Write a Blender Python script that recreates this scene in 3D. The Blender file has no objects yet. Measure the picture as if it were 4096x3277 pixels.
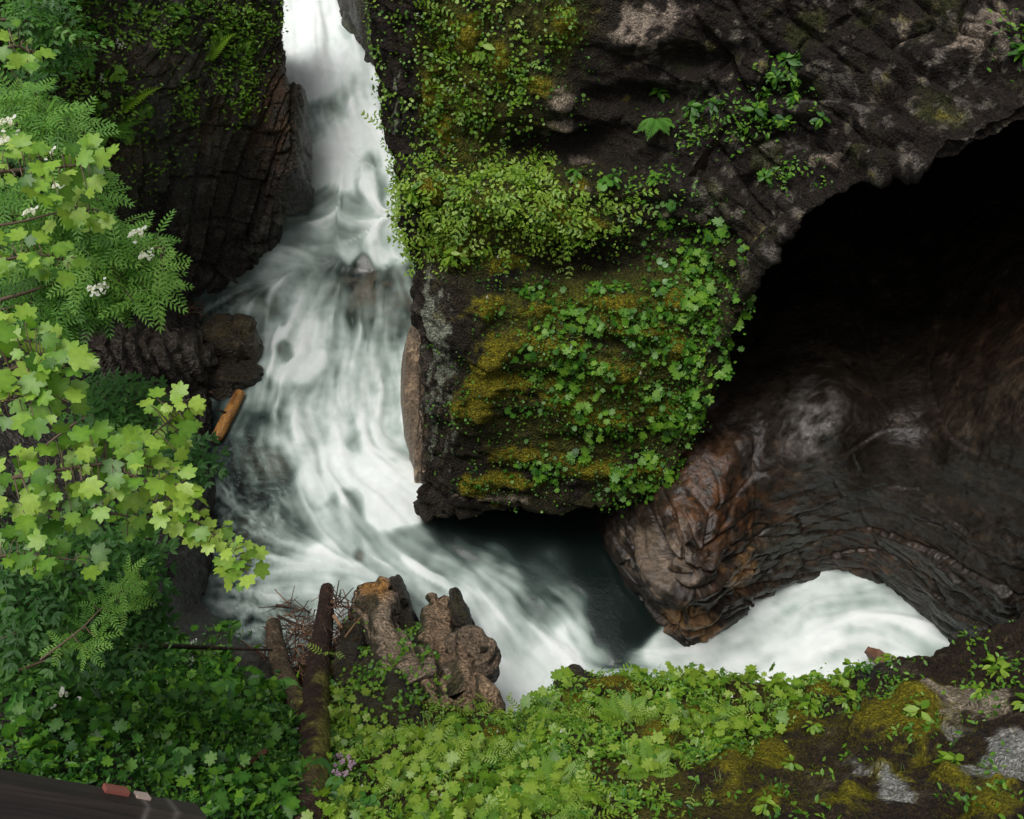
import bpy, math, random
import numpy as np
from mathutils import Vector, Matrix, Euler

S = bpy.context.scene
COL = S.collection
random.seed(7)
RNG = np.random.default_rng(11)

# ------------------------------------------------------------------ camera
PITCH = math.radians(48.0)
CAMH = 10.0
F = 1005.0
cam_d = bpy.data.cameras.new('camera')
cam = bpy.data.objects.new('camera', cam_d)
COL.objects.link(cam)
cam.location = (0, 0, CAMH)
cam.rotation_euler = (math.radians(90) - PITCH, 0, 0)
cam_d.sensor_width = 36.0
cam_d.lens = 36.0 * F / 1024.0
cam_d.clip_start = 0.05
cam_d.clip_end = 500
S.camera = cam

# ------------------------------------------------------------------ light
SUN_EL, SUN_AZ = 72.0, 245.0        # degrees; overcast daylight from up left
w = bpy.data.worlds.new('World')
S.world = w
w.use_nodes = True
nt = w.node_tree
bg = nt.nodes['Background']
sky = nt.nodes.new('ShaderNodeTexSky')
sky.sky_type = 'NISHITA'
sky.sun_disc = False
sky.sun_elevation = math.radians(SUN_EL)
sky.sun_rotation = math.radians(SUN_AZ)
sky.air_density = 1.0
sky.dust_density = 4.0
sky.ozone_density = 1.0
hs = nt.nodes.new('ShaderNodeHueSaturation')
hs.inputs['Saturation'].default_value = 0.2
nt.links.new(sky.outputs[0], hs.inputs['Color'])
nt.links.new(hs.outputs[0], bg.inputs[0])
bg.inputs[1].default_value = 0.12
sd = bpy.data.lights.new('sun', 'SUN')
sun = bpy.data.objects.new('sun', sd)
COL.objects.link(sun)
sd.energy = 1.4
sd.angle = math.radians(30)
sd.color = (1.0, 0.97, 0.92)
_az = math.radians(SUN_AZ)
_el = math.radians(SUN_EL)
_dir = Vector((math.sin(_az) * math.cos(_el), math.cos(_az) * math.cos(_el), math.sin(_el)))
sun.rotation_euler = _dir.to_track_quat('Z', 'Y').to_euler()
sun.location = _dir * 30
S.view_settings.view_transform = 'Standard'
S.view_settings.look = 'None'
S.view_settings.exposure = 0.35
S.view_settings.gamma = 1.0
S.cycles.max_bounces = 6
S.cycles.diffuse_bounces = 3
S.cycles.transmission_bounces = 4
S.cycles.transparent_max_bounces = 4
S.cycles.caustics_reflective = False
S.cycles.caustics_refractive = False

# ------------------------------------------------------------------ projection helpers
cP, sP = math.cos(PITCH), math.sin(PITCH)


def ray(u, v):
    a = (np.asarray(u, float) - 512.0) / F
    b = (409.5 - np.asarray(v, float)) / F
    return np.stack([a, cP + b * sP, -sP + b * cP], -1)


def PZ(u, v, z):
    r = ray(u, v)
    t = (z - CAMH) / r[..., 2]
    return r * t[..., None] + np.array([0, 0, CAMH])


def PY(u, v, y):
    r = ray(u, v)
    t = y / r[..., 1]
    return r * t[..., None] + np.array([0, 0, CAMH])


def PD(u, v, d):
    r = ray(u, v)
    r = r / np.linalg.norm(r, axis=-1, keepdims=True)
    return r * np.asarray(d, float)[..., None] + np.array([0, 0, CAMH])


def proj(p):
    x, y, z = p[..., 0], p[..., 1], p[..., 2] - CAMH
    dep = np.maximum(y * cP - z * sP, 0.05)
    up = y * sP + z * cP
    return 512 + F * x / dep, 409.5 - F * up / dep


# ------------------------------------------------------------------ noise
_perm = np.random.default_rng(3).permutation(256)
_perm = np.concatenate([_perm, _perm, _perm])
_g = np.random.default_rng(4).normal(size=(256, 3))
_g /= np.linalg.norm(_g, axis=1, keepdims=True)


def perlin(p):
    pi = np.floor(p).astype(int)
    pf = p - pi
    w_ = pf * pf * pf * (pf * (pf * 6 - 15) + 10)
    out = 0
    for dx in (0, 1):
        wx = w_[..., 0] if dx else 1 - w_[..., 0]
        for dy in (0, 1):
            wy = w_[..., 1] if dy else 1 - w_[..., 1]
            for dz in (0, 1):
                wz = w_[..., 2] if dz else 1 - w_[..., 2]
                h = _perm[_perm[_perm[(pi[..., 0] + dx) & 255] + ((pi[..., 1] + dy) & 255)] + ((pi[..., 2] + dz) & 255)]
                g = _g[h]
                d = (g[..., 0] * (pf[..., 0] - dx) + g[..., 1] * (pf[..., 1] - dy) + g[..., 2] * (pf[..., 2] - dz))
                out = out + wx * wy * wz * d
    return out * 1.5


def fbm(p, freq=1.0, octv=4, gain=0.5, lac=2.03, ridged=False):
    a, s, tot = 1.0, 0.0, 0.0
    q = np.asarray(p, float) * freq
    for i in range(octv):
        n = perlin(q + 17.3 * i)
        if ridged:
            n = 1 - 2 * np.abs(n)
        s = s + a * n
        tot += a
        a *= gain
        q = q * lac
    return s / tot


def hash01(i, j=0, k=0):
    i = np.asarray(i).astype(np.int64)
    j = np.asarray(j).astype(np.int64)
    n = (i * 374761393 + j * 668265263 + k * 982451653) & 0x7fffffff
    n = ((n ^ (n >> 13)) * 1274126177) & 0x7fffffff
    return ((n ^ (n >> 16)) & 0xffff) / 65535.0


def sst(a, b, x):
    t = np.clip((x - a) / (b - a), 0, 1)
    return t * t * (3 - 2 * t)


def blocks(p, du, dv, lu, lv, seed=0, warp=0.25, gap=0.06):
    """random height per brick-like rock block; du/dv = unit directions across / along the beds"""
    du, dv = np.array(du, float), np.array(dv, float)
    du /= np.linalg.norm(du)
    dv /= np.linalg.norm(dv)
    a = p @ du / lu + warp * fbm(p + seed, 0.9, 3)
    ia = np.floor(a)
    b = p @ dv / lv + 7 * hash01(ia, 3, seed) + warp * fbm(p + 5 + seed, 1.1, 3)
    ib = np.floor(b)
    h = hash01(ia, ib, seed) * 0.6 + hash01(ia, 0, seed + 9) * 0.6 - 0.6
    fa, fb = a - ia, b - ib
    e = np.minimum(np.minimum(fa, 1 - fa) * lu, np.minimum(fb, 1 - fb) * lv)
    tilt = (fb - 0.5) * (hash01(ia, ib, seed + 4) - 0.5) * 0.8 + (fa - 0.5) * (hash01(ia, ib, seed + 5) - 0.5) * 0.7
    return h + tilt * 0.7, 1 - sst(0, gap, e)


def gsum(u, v, pts):
    s = np.zeros_like(u)
    for (cx, cy, rx, ry, a) in pts:
        s = s + a * np.exp(-(((u - cx) / rx) ** 2 + ((v - cy) / ry) ** 2))
    return s


def crom(c, n):
    """Catmull-Rom resample of control array along axis 0 to n samples"""
    c = np.asarray(c, float)
    m = len(c)
    t = np.linspace(0, m - 1, n)
    i = np.clip(np.floor(t).astype(int), 0, m - 2)
    f = (t - i).reshape((-1,) + (1,) * (c.ndim - 1))
    g = lambda k: c[np.clip(k, 0, m - 1)]
    p0, p1, p2, p3 = g(i - 1), g(i), g(i + 1), g(i + 2)
    lin = p1 + (p2 - p1) * f
    cr = 0.5 * ((2 * p1) + (-p0 + p2) * f + (2 * p0 - 5 * p1 + 4 * p2 - p3) * f ** 2 + (-p0 + 3 * p1 - 3 * p2 + p3) * f ** 3)
    return 0.25 * lin + 0.75 * cr


def surf(ctrl, nr, nc):
    a = crom(np.asarray(ctrl, float), nr)
    return np.swapaxes(crom(np.swapaxes(a, 0, 1), nc), 0, 1)


def gnormals(V, flip=False):
    a = np.gradient(V, axis=0)
    b = np.gradient(V, axis=1)
    n = np.cross(a, b)
    n /= np.linalg.norm(n, axis=-1, keepdims=True) + 1e-9
    return -n if flip else n


def smooth2(a, k=1):
    for _ in range(k):
        p = np.pad(a, [(1, 1), (1, 1)] + [(0, 0)] * (a.ndim - 2), mode='edge')
        a = (p[:-2, 1:-1] + p[2:, 1:-1] + p[1:-1, :-2] + p[1:-1, 2:] + 4 * a) / 8
    return a


# ------------------------------------------------------------------ object helpers
def tag(o, label=None, cat=None, group=None, kind=None):
    if label: o['label'] = label
    if cat: o['category'] = cat
    if group: o['group'] = group
    if kind: o['kind'] = kind
    return o


def mesh_np(name, V, faces, mat, attrs=None, cols=None, smooth=True):
    """faces: (n,k) int array with constant k, or list of such arrays"""
    V = np.ascontiguousarray(V, dtype=np.float32).reshape(-1, 3)
    if not isinstance(faces, list):
        faces = [faces]
    loops = np.concatenate([f.reshape(-1) for f in faces]).astype(np.int32)
    tot = np.concatenate([np.full(len(f), f.shape[1]) for f in faces]).astype(np.int32)
    st = np.concatenate([[0], np.cumsum(tot)[:-1]]).astype(np.int32)
    me = bpy.data.meshes.new(name)
    me.vertices.add(len(V))
    me.vertices.foreach_set('co', V.ravel())
    me.loops.add(len(loops))
    me.loops.foreach_set('vertex_index', loops)
    me.polygons.add(len(tot))
    me.polygons.foreach_set('loop_start', st)
    me.polygons.foreach_set('loop_total', tot)
    me.polygons.foreach_set('use_smooth', np.full(len(tot), smooth))
    me.update(calc_edges=True)
    for k, a in (attrs or {}).items():
        at = me.attributes.new(k, 'FLOAT', 'POINT')
        at.data.foreach_set('value', np.ascontiguousarray(a, dtype=np.float32).ravel())
    for k, a in (cols or {}).items():
        at = me.attributes.new(k, 'FLOAT_COLOR', 'POINT')
        a = np.asarray(a, dtype=np.float32).reshape(-1, 3)
        a = np.concatenate([a, np.ones((len(a), 1), np.float32)], 1)
        at.data.foreach_set('color', a.ravel())
    if mat is not None:
        me.materials.append(mat)
    return me


def link(name, me, parent=None):
    o = bpy.data.objects.new(name, me)
    COL.objects.link(o)
    if parent is not None:
        o.parent = parent
    return o


def empty(name, loc=(0, 0, 0)):
    o = bpy.data.objects.new(name, None)
    o.empty_display_size = 0.1
    COL.objects.link(o)
    o.location = loc
    return o


def grid_faces(nr, nc, flip=False, wrap=False):
    r = np.arange(nr - 1)[:, None]
    c = np.arange(nc if wrap else nc - 1)[None, :]
    c2 = (c + 1) % nc
    a = r * nc + c
    b = r * nc + c2
    d = (r + 1) * nc + c
    e = (r + 1) * nc + c2
    f = np.stack([a, b, e, d], -1).reshape(-1, 4)
    return f if flip else f[:, ::-1]


# ------------------------------------------------------------------ materials
def new_mat(name):
    m = bpy.data.materials.new(name)
    m.use_nodes = True
    return m, m.node_tree, m.node_tree.nodes['Principled BSDF']


def N(nt, t, **kw):
    n = nt.nodes.new(t)
    for k, v in kw.items():
        if k.startswith('i_'):
            n.inputs[k[2:]].default_value = v
        else:
            setattr(n, k, v)
    return n


def rock_mat(name, fine=28.0, bump=0.5, rough=(0.35, 0.75), stretch=(1, 1, 1), rot=(0, 0, 0), speck=0.5, spec=0.5, flake=(.60, 2.2)):
    m, nt, P = new_mat(name)
    L = nt.links.new
    at = N(nt, 'ShaderNodeAttribute', attribute_name='Col')
    geo = N(nt, 'ShaderNodeTexCoord')
    mp = N(nt, 'ShaderNodeMapping')
    mp.inputs['Scale'].default_value = stretch
    mp.inputs['Rotation'].default_value = rot
    L(geo.outputs['Object'], mp.inputs['Vector'])
    n1 = N(nt, 'ShaderNodeTexNoise', i_Scale=fine, i_Detail=8.0, i_Roughness=0.65)
    n2 = N(nt, 'ShaderNodeTexNoise', i_Scale=fine * 0.25, i_Detail=6.0, i_Roughness=0.6)
    vo = N(nt, 'ShaderNodeTexVoronoi', i_Scale=fine * 0.9)
    for n in (n1, n2, vo):
        L(mp.outputs[0], n.inputs['Vector'])
    mr = N(nt, 'ShaderNodeMapRange')
    mr.inputs['From Min'].default_value = 0.3
    mr.inputs['From Max'].default_value = 0.72
    mr.inputs['To Min'].default_value = 1 - speck
    mr.inputs['To Max'].default_value = 1 + speck * 1.3
    L(n1.outputs['Fac'], mr.inputs['Value'])
    mr2 = N(nt, 'ShaderNodeMapRange')
    mr2.inputs['From Min'].default_value = 0.3
    mr2.inputs['From Max'].default_value = 0.7
    mr2.inputs['To Min'].default_value = 0.6
    mr2.inputs['To Max'].default_value = 1.4
    L(n2.outputs['Fac'], mr2.inputs['Value'])
    mu = N(nt, 'ShaderNodeMath', operation='MULTIPLY')
    L(mr.outputs[0], mu.inputs[0])
    L(mr2.outputs[0], mu.inputs[1])
    vm = N(nt, 'ShaderNodeVectorMath', operation='SCALE')
    L(at.outputs['Color'], vm.inputs[0])
    L(mu.outputs[0], vm.inputs['Scale'])
    sp3 = N(nt, 'ShaderNodeTexNoise', i_Scale=fine * 2.2, i_Detail=4.0, i_Roughness=0.7)
    L(mp.outputs[0], sp3.inputs['Vector'])
    fl = N(nt, 'ShaderNodeMapRange')
    fl.inputs['From Min'].default_value = flake[0]
    fl.inputs['From Max'].default_value = flake[0] + 0.07
    fl.inputs['To Min'].default_value = 1.0
    fl.inputs['To Max'].default_value = flake[1]
    L(sp3.outputs['Fac'], fl.inputs['Value'])
    vm2 = N(nt, 'ShaderNodeVectorMath', operation='SCALE')
    L(vm.outputs[0], vm2.inputs[0])
    L(fl.outputs[0], vm2.inputs['Scale'])
    L(vm2.outputs[0], P.inputs['Base Color'])
    wt = N(nt, 'ShaderNodeAttribute', attribute_name='dry')
    mr3 = N(nt, 'ShaderNodeMapRange')
    mr3.inputs['To Min'].default_value = rough[0]
    mr3.inputs['To Max'].default_value = rough[1]
    ad = N(nt, 'ShaderNodeMath', operation='MULTIPLY_ADD')
    L(n2.outputs['Fac'], ad.inputs[0])
    ad.inputs[1].default_value = 0.5
    L(wt.outputs['Fac'], ad.inputs[2])
    L(ad.outputs[0], mr3.inputs['Value'])
    L(mr3.outputs[0], P.inputs['Roughness'])
    P.inputs['Specular IOR Level'].default_value = spec
    hsum = N(nt, 'ShaderNodeMath', operation='MULTIPLY_ADD')
    hsum.inputs[1].default_value = 1.6
    big = N(nt, 'ShaderNodeMath', operation='MULTIPLY_ADD')
    big.inputs[1].default_value = 2.5
    L(n2.outputs['Fac'], big.inputs[0])
    L(vo.outputs['Distance'], big.inputs[2])
    L(n1.outputs['Fac'], hsum.inputs[0])
    L(big.outputs[0], hsum.inputs[2])
    bp = N(nt, 'ShaderNodeBump', i_Strength=bump, i_Distance=0.045)
    L(hsum.outputs[0], bp.inputs['Height'])
    L(bp.outputs[0], P.inputs['Normal'])
    return m


def mixc(c1, c2, f):
    f = np.asarray(f)[..., None]
    return c1 * (1 - f) + np.array(c2) * f


M_ROCK = rock_mat('wet_rock', bump=.75, speck=.6, rough=(.12, .5), spec=.6, flake=(.62, 1.8))
M_BLOCK = rock_mat('boulder_rock', fine=34, bump=1.0, speck=.75, rough=(.3, .7), spec=.5, flake=(.58, 1.9))
M_CAVE = rock_mat('cave_rock', fine=14, bump=0.28, rough=(0.28, 0.6), speck=0.55, flake=(.64, 2.2))
M_SOIL = rock_mat('mossy_soil', fine=45, bump=1.0, rough=(0.55, 0.95), speck=0.75, spec=0.25, flake=(.575, 2.6))
# ================================================================== water
FOAM_AND_SHADE = [  # u, v, radius, foam value; near zero also paints the shade under the block
    (290,-30,30,.8),(340,-30,30,.75),(307,22,26,.98),(340,62,26,.97),(292,60,16,.97),(350,25,18,.62),(375,50,16,.5),(395,75,14,.5),
    (320,78,15,1.0),(373,72,12,.85),(345,92,14,.6),(375,100,18,.56),(395,112,12,.55),(327,110,15,.42),(316,130,12,.5),(362,123,18,.95),
    (342,140,20,1.0),(334,163,18,1.0),(345,181,12,.97),(320,180,12,.95),(388,146,14,.85),(398,165,10,.85),(400,130,10,.6),(373,172,17,.5),(368,190,12,.45),
    (392,185,12,.55),(329,195,12,.45),(345,205,14,.42),(351,226,13,.4),(325,210,14,.5),(310,220,14,.5),(378,212,16,.62),(398,220,14,.58),(375,235,14,.65),
    (290,240,16,.62),(300,255,16,.5),(265,262,14,.62),(275,280,14,.5),(240,275,10,.5),(215,300,10,.25),(230,300,12,.3),(258,295,14,.28),(349,248,9,.72),(362,240,9,.5),(380,254,9,.95),(395,235,12,.45),(398,255,8,.6),
    (362,262,8,.2),(330,260,12,.35),(325,285,16,.45),(355,282,18,.3),(385,285,18,.3),(400,300,14,.3),(370,305,20,.36),(395,325,14,.32),(345,315,16,.4),
    (298,293,14,.68),(292,310,14,.6),(270,315,14,.45),(250,315,12,.42),(307,337,11,1.0),(303,350,9,.95),(290,335,10,.6),(273,340,10,.6),(284,353,9,.36),(280,375,8,.8),(300,371,8,.95),(317,361,8,.9),(270,362,8,.65),
    (335,340,16,.58),(365,350,20,.5),(395,360,16,.5),(340,375,18,.62),(375,385,22,.58),(400,395,14,.6),(350,410,20,.62),(390,420,20,.58),(300,395,16,.62),(270,395,14,.4),(250,400,12,.3),
    (305,420,14,.7),(325,425,12,.7),(338,430,10,.95),(335,455,12,1.0),(355,440,10,.6),(375,450,14,.62),(400,450,14,.62),(300,450,12,.66),(282,430,14,.38),(270,462,16,.24),(360,470,14,1.0),(385,485,16,1.0),(408,480,14,.95),(405,503,14,1.0),(380,512,12,1.0),(418,510,8,1.0),
    (320,470,12,.75),(312,490,12,.72),(330,485,10,.8),(347,507,14,.52),(355,522,10,.5),(335,525,12,.55),(323,520,9,.7),(340,545,12,.66),(300,500,12,.42),(305,530,14,.34),(365,535,12,.42),
    (250,430,14,.2),(235,460,16,.12),(256,487,22,.08),(225,500,14,.2),(213,492,6,.7),(222,470,12,.08),(280,500,16,.22),(260,530,22,.24),(230,540,18,.22),(285,550,16,.36),(210,560,14,.32),(230,590,18,.34),
    (272,577,14,.5),(300,570,14,.6),(325,566,12,.7),(347,559,10,.6),(358,556,5,.25),(310,590,14,.45),(260,610,18,.38),(225,620,16,.34),(290,625,14,.35),(255,640,16,.32),(330,585,12,.5),(205,590,10,.35),
    (384,548,12,.5),(375,558,12,.55),(400,570,14,.6),(418,588,14,.6),(440,600,12,.5),(420,605,10,.4),(400,545,10,.35),(420,545,14,.28),(445,530,12,.12),(430,518,8,.1),
    (453,568,16,.45),(470,545,14,.18),(480,525,16,.05),(520,530,26,.03),(495,562,16,.32),(480,590,18,.55),(505,590,18,.5),(545,570,20,.16),(600,560,30,.02),(530,600,18,.42),(565,605,18,.3),(610,620,22,.04),  # lowest values paint the pool black where the overhang shades it
    (500,630,20,.62),(470,620,14,.6),(530,640,18,.66),(558,660,18,.92),(520,672,20,.86),(495,655,14,.65),(490,700,20,.85),(560,700,25,.9),(575,635,14,.55),(597,658,12,.55),(590,680,10,.6),(610,650,14,.08),(622,655,9,.14),(632,662,8,.34),(641,668,9,.55),(620,676,9,.6),
    (670,670,18,.8),(700,660,20,.86),(740,640,22,.84),(780,610,25,.8),(830,595,25,.8),(870,610,22,.8),(900,630,22,.84),(925,650,14,.8),(850,640,25,.9),(790,650,28,.92),(740,670,25,.9),(650,700,25,.7),(800,700,40,.9),(900,690,30,.8)]
FLOW = [(310,0,.3,1),(340,60,.5,1),(330,110,-.1,1),(360,130,-.3,1),(340,170,0,1),(390,150,.2,1),(375,180,.1,1),(350,210,.5,1),(325,205,-.7,1),(300,235,-1,1),(265,265,-1,.7),(230,290,-1,.6),
    (375,240,.05,1),(390,280,.1,1),(355,290,-.1,1),(300,290,-.2,1),(270,310,-.5,1),(300,340,0,1),(380,350,0,1),(395,400,.05,1),(330,380,.1,1),(305,372,-1,.5),(270,400,-.2,1),
    (335,440,.3,1),(370,475,1,.9),(400,490,1,.6),(310,470,.1,1),(315,510,.4,1),(350,515,.5,1),(340,550,.6,1),(250,470,.3,1),(260,520,1,.6),(230,560,1,-.1),(290,575,1,-.15),(330,565,1,-.3),(250,620,1,.3),(290,540,1,.5),
    (370,530,.7,1),(400,560,1,.8),(430,590,1,.8),(460,560,1,.7),(500,550,1,.5),(560,580,1,.6),(480,620,.7,1),(530,650,.9,1),(500,680,.5,1),(580,640,.8,1),(620,660,1,-.1),(600,600,.7,1),(700,660,1,-.3),(780,630,1,-.6),(850,620,1,-.2),(900,640,1,.3),(800,680,1,-.3)]
WY = np.array([1.0, 5.0, 7.4, 8.2, 9.0, 10.7, 11.3, 11.6, 12.3, 13.1, 13.6, 14.3, 14.9, 16.1, 20.0])
WZ = np.array([-.45, -.3, 0.0, .1, .15, .35, .45, .62, .95, 1.1, 1.35, 1.5, 1.75, 2.2, 3.4])


def water_z(x, y):
    z = np.interp(y, WY, WZ)
    return z - 0.25 * sst(1.2, 3.2, x) * sst(9, 7, y)


def build_water():
    x0, x1, y0, y1, st = -4.9, 6.6, 3.2, 19.5, 0.032
    xs = np.arange(x0, x1, st)
    ys = np.arange(y0, y1, st)
    X, Y = np.meshgrid(xs, ys)
    Z = water_z(X, Y)
    for _ in range(30):
        Z = smooth2(Z)
    P3 = np.stack([X, Y, Z], -1)
    u, v = proj(P3)
    nr, nc = X.shape
    # flow directions in world space
    fx = np.zeros_like(X); fy = np.zeros_like(X); wt = np.full_like(X, 1e-9)
    for (a, b, da, db) in FLOW:
        z = 0.0
        for _ in range(4):
            p = PZ(a, b, z); z = float(water_z(p[0], p[1]))
        q = PZ(a + da * 8, b + db * 8, z)
        d = (q - p)[:2]
        d /= np.linalg.norm(d)
        ww = 1 / (((X - p[0]) ** 2 + (Y - p[1]) ** 2) + 0.08) ** 2
        fx += ww * d[0]; fy += ww * d[1]; wt += ww
    nn = np.hypot(fx, fy) + 1e-6
    fx /= nn; fy /= nn
    pp = np.stack([X, Y, 0 * X], -1)
    # swirl the directions a little
    ang = 0.55 * fbm(pp, 1.3, 3) + 0.35 * fbm(pp + 9, 4.0, 2)
    fx, fy = fx * np.cos(ang) - fy * np.sin(ang), fx * np.sin(ang) + fy * np.cos(ang)

    def samp(A, gx, gy):
        gx = np.clip(gx, 0, nc - 1.001); gy = np.clip(gy, 0, nr - 1.001)
        ix = gx.astype(int); iy = gy.astype(int)
        ax = gx - ix; ay = gy - iy
        return (A[iy, ix] * (1 - ax) * (1 - ay) + A[iy, ix + 1] * ax * (1 - ay) + A[iy + 1, ix] * (1 - ax) * ay + A[iy + 1, ix + 1] * ax * ay)

    gx0, gy0 = np.meshgrid(np.arange(nc, dtype=float), np.arange(nr, dtype=float))

    def lic(A, n, step):
        s = A.copy(); c = 1.0
        for sg in (1, -1):
            gx, gy = gx0.copy(), gy0.copy()
            for k in range(n):
                dx, dy = samp(fx, gx, gy), samp(fy, gx, gy)
                gx += sg * step * dx; gy += sg * step * dy
                s += samp(A, gx, gy)
            c += n
        return s / c

    def nrm(a):
        return (a - a.mean()) / (a.std() + 1e-9)
    white = np.random.default_rng(5).normal(size=X.shape)
    n1 = nrm(lic(smooth2(white, 1), 14, 1.0))
    n2 = nrm(lic(fbm(pp + 3, 6.0, 4), 12, 1.1))
    n3 = nrm(lic(fbm(pp + 8, 2.6, 4), 10, 1.8))
    n4 = nrm(fbm(pp + 12, 1.6, 4))
    n5 = nrm(lic(fbm(pp + 41 + .15 * np.stack([n4, n3, 0 * X], -1) * .5, 4.5, 5), 4, 1.0))
    n6 = nrm(lic(fbm(pp + 51, 9.0, 4), 6, .8))
    # foam control
    fs = np.zeros_like(X); fw = np.full_like(X, 1e-12)
    wu = u + 5 * fbm(pp, 2.2, 3); wv = v + 5 * fbm(pp + 4, 2.2, 3)
    for (a, b, r, val) in FOAM_AND_SHADE:
        d2 = ((wu - a) ** 2 + (wv - b) ** 2) / (r * r)
        ww = np.exp(-d2 * 1.3) + 1e-6 / (d2 + 1)
        fs += ww * val; fw += ww
    base = fs / fw
    base = base * (1 - .17 * sst(625, 680, u)) 
    mid = base * (1 - base) * 4
    ripm = np.clip(gsum(u, v, [(245, 490, 38, 50, 1), (240, 560, 36, 60, 1), (260, 625, 50, 30, 1), (225, 300, 20, 20, .6)]), 0, 1)
    rn = fbm(pp * np.array([1, 1, 1]) + 20 + .25 * np.stack([n4, n3, 0 * X], -1) * .3, 6.0, 4, ridged=True)
    foam = base + mid * (1 - .7 * ripm) * (0.020 * n1 + 0.035 * n2 + 0.030 * n3 + 0.045 * n4 + .055 * n5 + .035 * n6) * sst(.05, .25, base)
    foam = foam + ripm * (.085 + .085 * (nrm(rn)) + .07 * n2 + .04 * n1) * sst(.8, .3, base)  # ripple reflections of the left pool painted as light and dark tones
    # thin bright wisps
    wisp = sst(0.9, 2.4, n2 * 0.8 + n3 * 0.6)
    foam = foam + 0.20 * wisp * sst(.22, .5, base) * (1 - .6 * ripm)
    tb = fbm(pp + .02 * np.stack([n3, n2, 0 * X], -1), 5.5, 4, ridged=True)
    foam = foam - .16 * sst(.1, .7, tb) * sst(.75, .95, base) * (1 - .6 * sst(600, 660, u)) + .07 * tb * sst(.35, .6, base)
    foam = np.clip(foam, 0, 1)
    # submerged stones in the shallows
    bed = gsum(u, v, [(368,288,48,24,.5),(385,310,30,30,.6),(258,295,22,12,.9),(268,463,20,16,.7),(373,175,16,20,.4),(329,197,14,8,.7),(327,110,14,14,.5),(284,353,10,10,.5),(358,556,7,6,1.2),(360,575,14,10,1.0),(350,225,12,14,.4),(260,530,25,20,.3),(255,310,20,14,.5)])
    rip = gsum(u, v, [(245,480,40,50,1),(240,560,40,60,1),(270,620,50,40,1),(400,600,25,12,.6),(620,640,5,5,.0),(225,300,20,20,.6)])
    stones = fbm(pp, 2.6, 4)
    # height
    pw = fbm(np.stack([X, Y, 0 * X], -1) + 20, 7.0, 3, ridged=True)
    Z = Z + 0.05 * n3 * sst(0.1, 0.6, base) * 0.5 + 0.012 * n2 * sst(.15, .4, base) + 0.10 * fbm(pp + 2, 0.9, 3) * sst(8.2, 10, Y) + np.clip(rip, 0, 1) * 0.010 * pw
    bump = gsum(u, v, [(329,195,18,12,.03),(347,507,18,15,.10),(284,352,9,9,.12),(380,500,25,15,.08)])
    Z = Z + bump
    V = np.stack([X, Y, Z], -1)
    me = mesh_np('water', V, grid_faces(nr, nc), M_WATER,
                 attrs={'foam': foam, 'bed': np.clip(bed, 0, 1), 'stone': stones, 'rip': np.clip(rip, 0, 1)})
    o = link('water', me)
    tag(o, 'white and grey green stream rushing down the gorge between the cliffs', 'water', kind='structure')


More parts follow.
